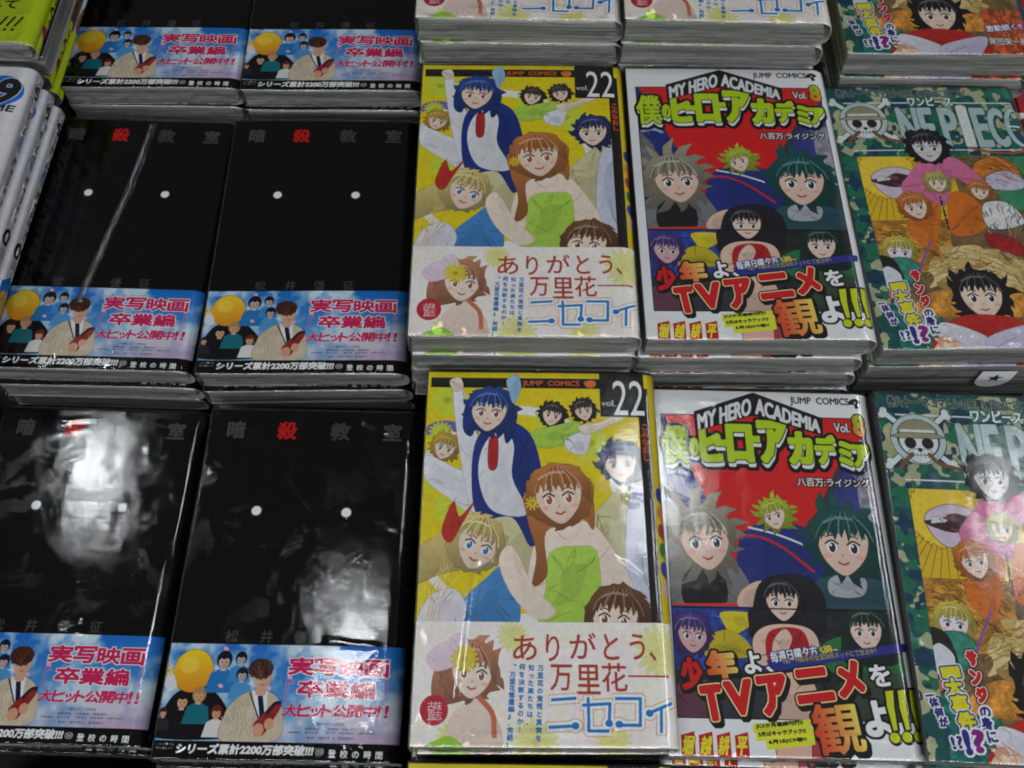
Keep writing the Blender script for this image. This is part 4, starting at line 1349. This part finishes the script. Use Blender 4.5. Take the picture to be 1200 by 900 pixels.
def pages_mesh(T, f, seed):
    """page block: slightly fanned bottom edge, leaves waving a little"""
    r = np.random.RandomState(seed)
    nx, nz, ny = 24, 8, 10
    x0, x1 = -BW / 2 + 1.2, BW / 2 - 2.6
    top, bot = T - 0.35, 0.35
    ph = r.rand(5) * 6.28
    verts, faces = [], []

    def P(i, j, k):
        x = x0 + (x1 - x0) * i / nx
        y = BH / 2 - 0.4 - (BH - 0.8) * j / ny
        t = k / nz
        hd = hinge(x + 1.2)
        z = bot + hd + (top - bot - 2 * hd) * t + (f(x, y) * t) - 0.05
        if j in (0, ny):
            s = 1 if j == ny else -1
            y -= s * (0.35 * math.sin(3.0 * t * 2.2 + ph[0]) + 0.25 * math.sin(x / 23.0 + ph[1] + 3 * t))
        if 0 < k < nz:
            z += 0.25 * math.sin(x / 17.0 + ph[2] + t * 4) + 0.2 * math.sin(x / 9.0 + ph[3])
        if i == nx:              # the hollow at the spine
            x -= 0.0
            q = 1.1 * (2 * t - 1) ** 2
            x -= q * 1.6
        return (x, y, z)
    idx = {}

    def V(i, j, k):
        if (i, j, k) not in idx:
            idx[(i, j, k)] = len(verts)
            verts.append(P(i, j, k))
        return idx[(i, j, k)]
    for i in range(nx):
        for j in range(ny):
            faces.append((V(i, j, nz), V(i, j + 1, nz), V(i + 1, j + 1, nz), V(i + 1, j, nz)))
            faces.append((V(i, j, 0), V(i + 1, j, 0), V(i + 1, j + 1, 0), V(i, j + 1, 0)))
    for i in range(nx):
        for k in range(nz):
            faces.append((V(i, ny, k), V(i + 1, ny, k), V(i + 1, ny, k + 1), V(i, ny, k + 1)))
            faces.append((V(i, 0, k), V(i, 0, k + 1), V(i + 1, 0, k + 1), V(i + 1, 0, k)))
    for j in range(ny):
        for k in range(nz):
            faces.append((V(0, j, k), V(0, j + 1, k), V(0, j + 1, k + 1), V(0, j, k + 1)))
            faces.append((V(nx, j, k), V(nx, j, k + 1), V(nx, j + 1, k + 1), V(nx, j + 1, k)))
    me = mesh("page_block", verts, faces, [MAT_PAGES])
    me.set_sharp_from_angle(angle=math.radians(50))
    return me


def film_mesh(T, f, seed, off, tilt=(0, 0), extra=()):
    """closed film bag, taut over the cover, gathered and creased over the page edges"""
    r = np.random.RandomState(seed)
    verts, faces = [], []
    h0 = 1 - (HW + off) / (BW + 2 * off)
    US = list(np.linspace(0, h0, 84)) + [h0 + (1 - h0) * math.sin(a) for a in np.linspace(.12, math.pi / 2, 14)]
    nx, ny, nz = len(US) - 1, 120, 9
    # a few creases: (x0, y0, x1, y1, height, half width)
    cr = list(extra)
    for k in range(13):
        e = r.rand() < .5
        x = (r.rand() - .5) * 100 if e else (-52 if r.rand() < .5 else 44)
        y = (-80 if r.rand() < .75 else 82) if e else (r.rand() - .5) * 160
        a_, L_ = r.rand() * 6.28, 5 + 16 * r.rand()
        cr.append((x, y, x + L_ * math.cos(a_), y + L_ * math.sin(a_) * .6, .14 + .24 * r.rand(), .8))
    g = np.random.RandomState(seed + 9)
    # crease field for the ends, ridge noise running outwards from the corners
    cn = vnoise(64, 256, 7, seed) * 0.6 + vnoise(64, 256, 2.4, seed + 1) * 0.4
    tn = vnoise(200, 200, 30, seed + 2) * 0.7 + vnoise(200, 200, 9, seed + 3) * 0.3
    X0, X1 = -BW / 2 - off, BW / 2 + off
    Y0, Y1 = BH / 2 + off, -BH / 2 - off
    z1, z0 = T + off, 0.12

    def P(i, j, k):
        u, v, t = US[i], j / ny, k / nz
        x, y, z = X0 + (X1 - X0) * u, Y0 + (Y1 - Y0) * v, z0 + (z1 - z0) * t
        edge = min(u, 1 - u, v, 1 - v)
        # rounded hinge on the spine side
        if u > h0:
            s = (u - h0) / (1 - h0)
            z -= (1 - math.sqrt(max(0, 1 - s * s))) * (4.6 + off) * (1 if t > 0.5 else -1) * (abs(2 * t - 1))
        if k == nz:
            z += f(x, y) + 0.10 * (tn[int(v * 199), int(u * 199)] - 0.5) * 2 + tilt[0] * x + tilt[1] * y
            for (ax, ay, bx, by, ch, cw) in cr:
                ux, uy = bx - ax, by - ay
                k_ = min(1.0, max(0.0, ((x - ax) * ux + (y - ay) * uy) / (ux * ux + uy * uy)))
                dx, dy = x - ax - ux * k_, y - ay - uy * k_
                d2 = (dx * dx + dy * dy) / (cw * cw)
                if d2 < 9:
                    z += ch * math.exp(-d2)
            if v > 0.90:
                z += 0.5 * (cn[int((v - .9) * 300), int(u * 255)] - 0.5) * (v - 0.90) / 0.10 * 1.2
        elif t > 0:
            z += (f(x, y) + tilt[0] * x + tilt[1] * y) * t
        if j in (0, ny) and 0 <= k <= nz:
            s = -1 if j == ny else 1
            m = cn[int(t * 40) + 10, int(u * 255)]
            y += s * (1.7 * (m - 0.45) * math.sin(math.pi * min(1, t * 1.0 + .12)) + 0.2)
        if i in (0, nx) and 0 < k < nz:
            s = -1 if i == 0 else 1
            x += s * (0.7 * (cn[int(t * 40) + 10, int(v * 255)] - 0.4) * math.sin(math.pi * t))
        return (x, y, z)
    idx = {}

    def V(i, j, k):
        if (i, j, k) not in idx:
            idx[(i, j, k)] = len(verts)
            verts.append(P(i, j, k))
        return idx[(i, j, k)]
    for i in range(nx):
        for j in range(ny):
            faces.append((V(i, j, nz), V(i, j + 1, nz), V(i + 1, j + 1, nz), V(i + 1, j, nz)))
        for k in range(nz):
            faces.append((V(i, ny, k), V(i + 1, ny, k), V(i + 1, ny, k + 1), V(i, ny, k + 1)))
            faces.append((V(i, 0, k), V(i, 0, k + 1), V(i + 1, 0, k + 1), V(i + 1, 0, k)))
    for j in range(ny):
        for k in range(nz):
            faces.append((V(0, j, k), V(0, j + 1, k), V(0, j + 1, k + 1), V(0, j, k + 1)))
            faces.append((V(nx, j, k), V(nx, j, k + 1), V(nx, j + 1, k + 1), V(nx, j + 1, k)))
    return mesh("plastic_wrap", verts, faces, [MAT_WRAP])


KINDS = {
    #            T     jacket      band (print, height of sheet, top, bottom)
    "yellow":   (16.0, "yellow", ("yellow_band", 52, 124.3, 176.2)),
    "black":    (15.0, "black", ("black_band", 52, 124.3, 176.2)),
    "white":    (16.0, "white", ("white_band", 65, 111.3, 176.2)),
    "green":    (16.5, "green", None),
    "numbered": (15.0, "numbered", None),
    "lime":     (14.0, "dark", ("lime_band", 52, 124.3, 176.2)),
}
# creases that catch the light: along the top of the band, across the head of the cover
CREASES = {
    ("black", 0): ((0, -38, 14, -31, .45, .9), (14, -31, 2, -34, .4, .8), (2, -34, 20, -40, .45, .9), (-34, 70, -8, 76, .16, .7)),
    ("black", 1): ((2, 78, 22, 84, .4, .9), (22, 84, 40, 76, .4, .9), (-6, 74, 18, 80, .3, .8), (18, -34, 42, -36, .35, .9)),
    ("yellow", 2): ((-30, -10, -36, -70, .45, 1.6), (-24, -8, -33, -60, .3, 1.4), (-30, -84, 30, -82, .4, 1.1)),
    ("white", 0): ((-30, -30, 20, -32, .3, .9), (-10, -26, 40, -30, .25, .8), (-20, -78, 44, -80, .35, 1.1)),
    ("green", 1): ((0, -80, 40, -84, .4, 1.1), (-40, -80, -10, -84, .35, 1.0)),
}
_cache = {}


def parts_of(kind, variant):
    k = (kind, variant)
    if k not in _cache:
        T, jk, bd = KINDS[kind]
        f = warp(variant * 7 + len(kind), 0.55)
        p = [("jacket", sheet_mesh("jacket", T - 0.5, 0.0, 0, BH, 0.28, PRINTS[jk], 176.0, f)),
             ("page_block", pages_mesh(T - 0.5, f, variant + 3))]
        if bd:
            p.append(("paper_band", sheet_mesh("paper_band", T - 0.5, 0.32, bd[2], bd[3], 0.14, PRINTS[bd[0]], bd[1], f, 10, bd[2])))
        p.append(("plastic_wrap", film_mesh(T - 0.5, f, variant * 5 + 1, 0.62, extra=CREASES.get(k, ()))))
        _cache[k] = p
    return _cache[k]


def comic(kind, variant, x, y, top, rot, label, group, flip=False):
    """x, y: centre of the book; top: level of its front cover, all in lens millimetres"""
    T = KINDS[kind][0]
    o = bpy.data.objects.new("comic_book", None)
    o.empty_display_size = 0.02
    SC.collection.objects.link(o)
    o.location = W(x, y, top - T)
    o.rotation_euler = (0, 0, rot + (math.pi if flip else 0))
    o["label"], o["category"], o["group"] = label, "comic book", group
    for n, me in parts_of(kind, variant):
        c = bpy.data.objects.new(n, me)
        SC.collection.objects.link(c)
        c.parent = o
        c.location = (0, 0, 0.00025)
    return o


def tag(o, label, cat=None, group=None, kind=None):
    if kind:
        o["kind"] = kind
    else:
        o["label"], o["category"] = label, cat
        if group:
            o["group"] = group
    return o


def box(name, x0, x1, y0, y1, z0, z1, mat, bevel=0.0, rot=0.0, parent=None):
    bm = bmesh.new()
    bmesh.ops.create_cube(bm, size=1)
    cx, cy = (x0 + x1) / 2, (y0 + y1) / 2
    for v in bm.verts:
        v.co = Vector((v.co.x * (x1 - x0) * MM, v.co.y * (y1 - y0) * MM, (v.co.z + .5) * (z1 - z0) * MM))
    if bevel:
        bmesh.ops.bevel(bm, geom=bm.edges[:], offset=bevel * MM, segments=2, affect='EDGES')
    me = bpy.data.meshes.new(name)
    bm.to_mesh(me)
    bm.free()
    me.materials.append(mat)
    o = bpy.data.objects.new(name, me)
    SC.collection.objects.link(o)
    if parent:
        o.parent = parent
        o.location = Vector((cx * MM, cy * MM, z0 * MM))
    else:
        o.location = W(cx, cy, z0)
    o.rotation_euler = (0, 0, rot)
    return o


# ------------------------------------------------------------------ the display
t = box("display_table", -1400, 1400, -260, 1100, -BASE - 25, -BASE, MAT_TABLE, 2)
tag(t, None, kind="structure")

GROUPS = {"yellow": "yellow comics with a floral paper band", "black": "black comics with a sky blue paper band",
          "white": "white comics with a lime green title", "green": "green camouflage comics with a skull emblem",
          "numbered": "white comics numbered 9 at the left edge", "lime": "comics with a lime green paper band at the left edge"}
SHORT = {"yellow": "yellow comic", "black": "black comic", "white": "white comic with lime title", "green": "green camouflage comic"}
ORD = ("topmost", "second", "third", "fourth")

# kind, x, y, level of the top cover, turn, books, words for the pile
PILES = [
    ("black", -227.8, 126.4, -475.3, .001, 2, "front black pile nearest the left edge"),
    ("black", -104.0, 120.6, -456.0, .009, 2, "front black pile next to the yellow pile"),
    ("yellow", 16.4, 125.8, -412.7, .021, 3, "front yellow pile"),
    ("white", 128.2, 125.7, -426.9, .006, 3, "front white pile"),
    ("green", 241.0, 124.8, -422.9, -.016, 3, "front green pile"),
    ("black", -233.0, 314.8, -448.9, .004, 3, "middle black pile by the numbered spines"),
    ("black", -116.1, 312.3, -441.9, .034, 4, "middle black pile next to the yellow pile"),
    ("yellow", 3.3, 308.9, -388.0, .027, 4, "middle yellow pile"),
    ("white", 118.2, 310.9, -388.0, .029, 4, "middle white pile"),
    ("green", 239.7, 320.4, -407.2, .044, 3, "middle green pile"),
    ("black", -235.1, 507.8, -437.0, .030, 3, "back black pile by the lime spines"),
    ("black", -121.2, 507.3, -434.2, .036, 3, "back black pile beside the yellow pile"),
    ("yellow", -3.4, 491.5, -360.6, .018, 3, "back yellow pile beside the black pile"),
    ("yellow", 110.9, 491.3, -357.7, .012, 3, "back yellow pile beside the green pile"),
    ("green", 241.5, 502.0, -386.0, .026, 3, "back green pile"),
    ("black", -228.0, -63.0, -482.0, .0, 1, "nearest row, black, leftmost"),
    ("black", -104.0, -66.0, -470.0, .0, 1, "nearest row, black, beside the yellow one"),
    ("yellow", 18.0, -56.0, -428.0, .012, 1, "nearest row, in front of the front yellow pile"),
    ("white", 130.5, -60.0, -444.0, .0, 1, "nearest row, in front of the front white pile"),
    ("green", 243.5, -62.0, -440.0, .0, 1, "nearest row, in front of the front green pile"),
]
rnd = random.Random(4)
SECOND = {}
VAR = {0: 0, 1: 1, 2: 2, 3: 0, 4: 1}
for n, (kind, x, y, top, rot, cnt, words) in enumerate(PILES):
    T = KINDS[kind][0]
    for k in range(cnt):
        jx = 0 if k == 0 else rnd.uniform(-1.6, 1.6)
        jy = 0 if k == 0 else rnd.uniform(-3.0, -0.6)
        jr = 0 if k == 0 else rnd.uniform(-.012, .012)
        lab = "%s, %s of the %s" % (SHORT[kind], ORD[k], words) if cnt > 1 else "%s, %s" % (SHORT[kind], words)
        o = comic(kind, (VAR.get(n, n) + k) % 3, x + jx, y + jy, top - k * T, rot + jr, lab, GROUPS[kind])
        SECOND[(n, k)] = o
    r = box("display_riser", x - 52, x + 52, y - 82, y + 82, -BASE + .2, top - cnt * T - 0.1, MAT_RISER, 1, rot)
    tag(r, None, kind="structure")

# numbered pile and lime-banded pile along the left edge, spines towards the middle
for k in range(3):
    comic("numbered", k, -284 - 56.5 + (0, .6, -.4)[k], 312 + (0, -1.2, .5)[k], -403.4 - k * 15.0, (.0, .006, -.004)[k],
          "white comic with a black 9, %s of the pile at the left edge" % ORD[k], GROUPS["numbered"])
tag(box("display_riser", -396, -293, 230, 394, -BASE + .2, -403.4 - 45.1, MAT_RISER, 1), None, kind="structure")
for k in range(4):
    fl = k == 1
    comic("lime", k % 3, -288 - 56.5 + (5, 4, .5, -.6)[k], 495 + (0, 3, 4, 4)[k], -391 - k * 14, (.0, .01, -.004, .006)[k],
          ("comic with lime green paper band, %s of the back left pile" if not fl else "comic turned grey page edges outward, %s of the back left pile") % ORD[k], GROUPS["lime"], flip=fl)
tag(box("display_riser", -396, -293, 420, 586, -BASE + .2, -391 - 56.1, MAT_RISER, 1), None, kind="structure")
comic("lime", 1, -352.5, 116, -462, .0, "comic book with lime green paper band alone at the front left edge", GROUPS["lime"])
tag(box("display_riser", -404, -300, 34, 198, -BASE + .2, -462 - 14.1, MAT_RISER, 1), None, kind="structure")

# sales slip hanging from the second book of the middle green pile
own = SECOND[(9, 1)]
sx = 253 - own.location.x / MM
n = 14
pts = []
for i in range(n + 1):
    a = math.pi * i / n
    pts.append((sx - 9.3 * math.cos(a), 4.0 - 8.0 * math.sin(a)))
outl = [(sx - 9.3, 12.2)] + [(px, pz) for px, pz in pts] + [(sx + 9.3, 12.2)]
yf = -BH / 2 - 1.9
vs = [(px, yf + (0.4 if pz > 10 else 0), pz) for px, pz in outl] + [(px, yf + .35 + (0.4 if pz > 10 else 0), pz) for px, pz in outl]
m_ = len(outl)
fs = [tuple(range(m_)), tuple(range(2 * m_ - 1, m_ - 1, -1))] + [(i, (i + 1) % m_, m_ + (i + 1) % m_, m_ + i) for i in range(m_)]
sl = bpy.data.objects.new("sales_slip", mesh("sales_slip", vs, [tuple(reversed(q)) for q in fs], [MAT_SLIP], sm=False))
SC.collection.objects.link(sl)
sl.parent = own
st = []
for i in range(10):
    a = math.pi / 2 + math.pi * i / 5
    r_ = 4.4 if i % 2 == 0 else 1.8
    st.append((sx + r_ * math.cos(a), yf - .06, 6.0 + r_ * math.sin(a)))
stv = [(sx, yf - .06, 6.0)] + st
stv += [(a, b + .05, c) for a, b, c in stv]
sf = [(0, 1 + i, 1 + (i + 1) % 10) for i in range(10)] + [(11, 12 + (i + 1) % 10, 12 + i) for i in range(10)] + [(1 + i, 12 + i, 12 + (i + 1) % 10, 1 + (i + 1) % 10) for i in range(10)]
so = bpy.data.objects.new("star_print", mesh("star_print", stv, sf, [MAT_INK], sm=False))
SC.collection.objects.link(so)
so.parent = sl

# crimped film seam running down the middle black book beside the numbered spines
own = SECOND[(5, 0)]
Tt = KINDS["black"][0]
vs, fs = [], []
ns = 420
for i in range(ns + 1):
    t = i / ns
    y = 86 - t * 134
    x = 3.5 - 15.5 * t + 1.2 * math.sin(t * 5)
    w = 2.6
    z = Tt + 0.75 + 0.5 * abs(math.sin(i * 0.62 + 0.8 * math.sin(i * .37))) * (0.5 + 0.5 * math.sin(i * .11 + 1) ** 2)
    for s in (-1, -.33, .33, 1):
        vs.append((x + s * w, y + s * 0.5, z if abs(s) < .9 else Tt + 0.45))
for i in range(ns):
    for j in range(3):
        a = i * 4 + j
        fs.append((a, a + 4, a + 5, a + 1))
se = bpy.data.objects.new("film_seam", mesh("film_seam", vs, fs, [MAT_SEAM]))
SC.collection.objects.link(se)
se.parent = own

# red shelf upright with a grey strip at the right edge
e = bpy.data.objects.new("shelf_divider", None)
SC.collection.objects.link(e)
e.location = W(352, 440, -BASE)
tag(e, "dark red shelf divider with grey strip beside the middle green pile", "shelf divider")
box("panel", -32, 60, -120, 260, .2, 112, MAT_RED, 1.5, parent=e)
box("strip", -32.4, 60.4, -14.5, -10.5, .2, 113, MAT_RAIL, .4, parent=e)
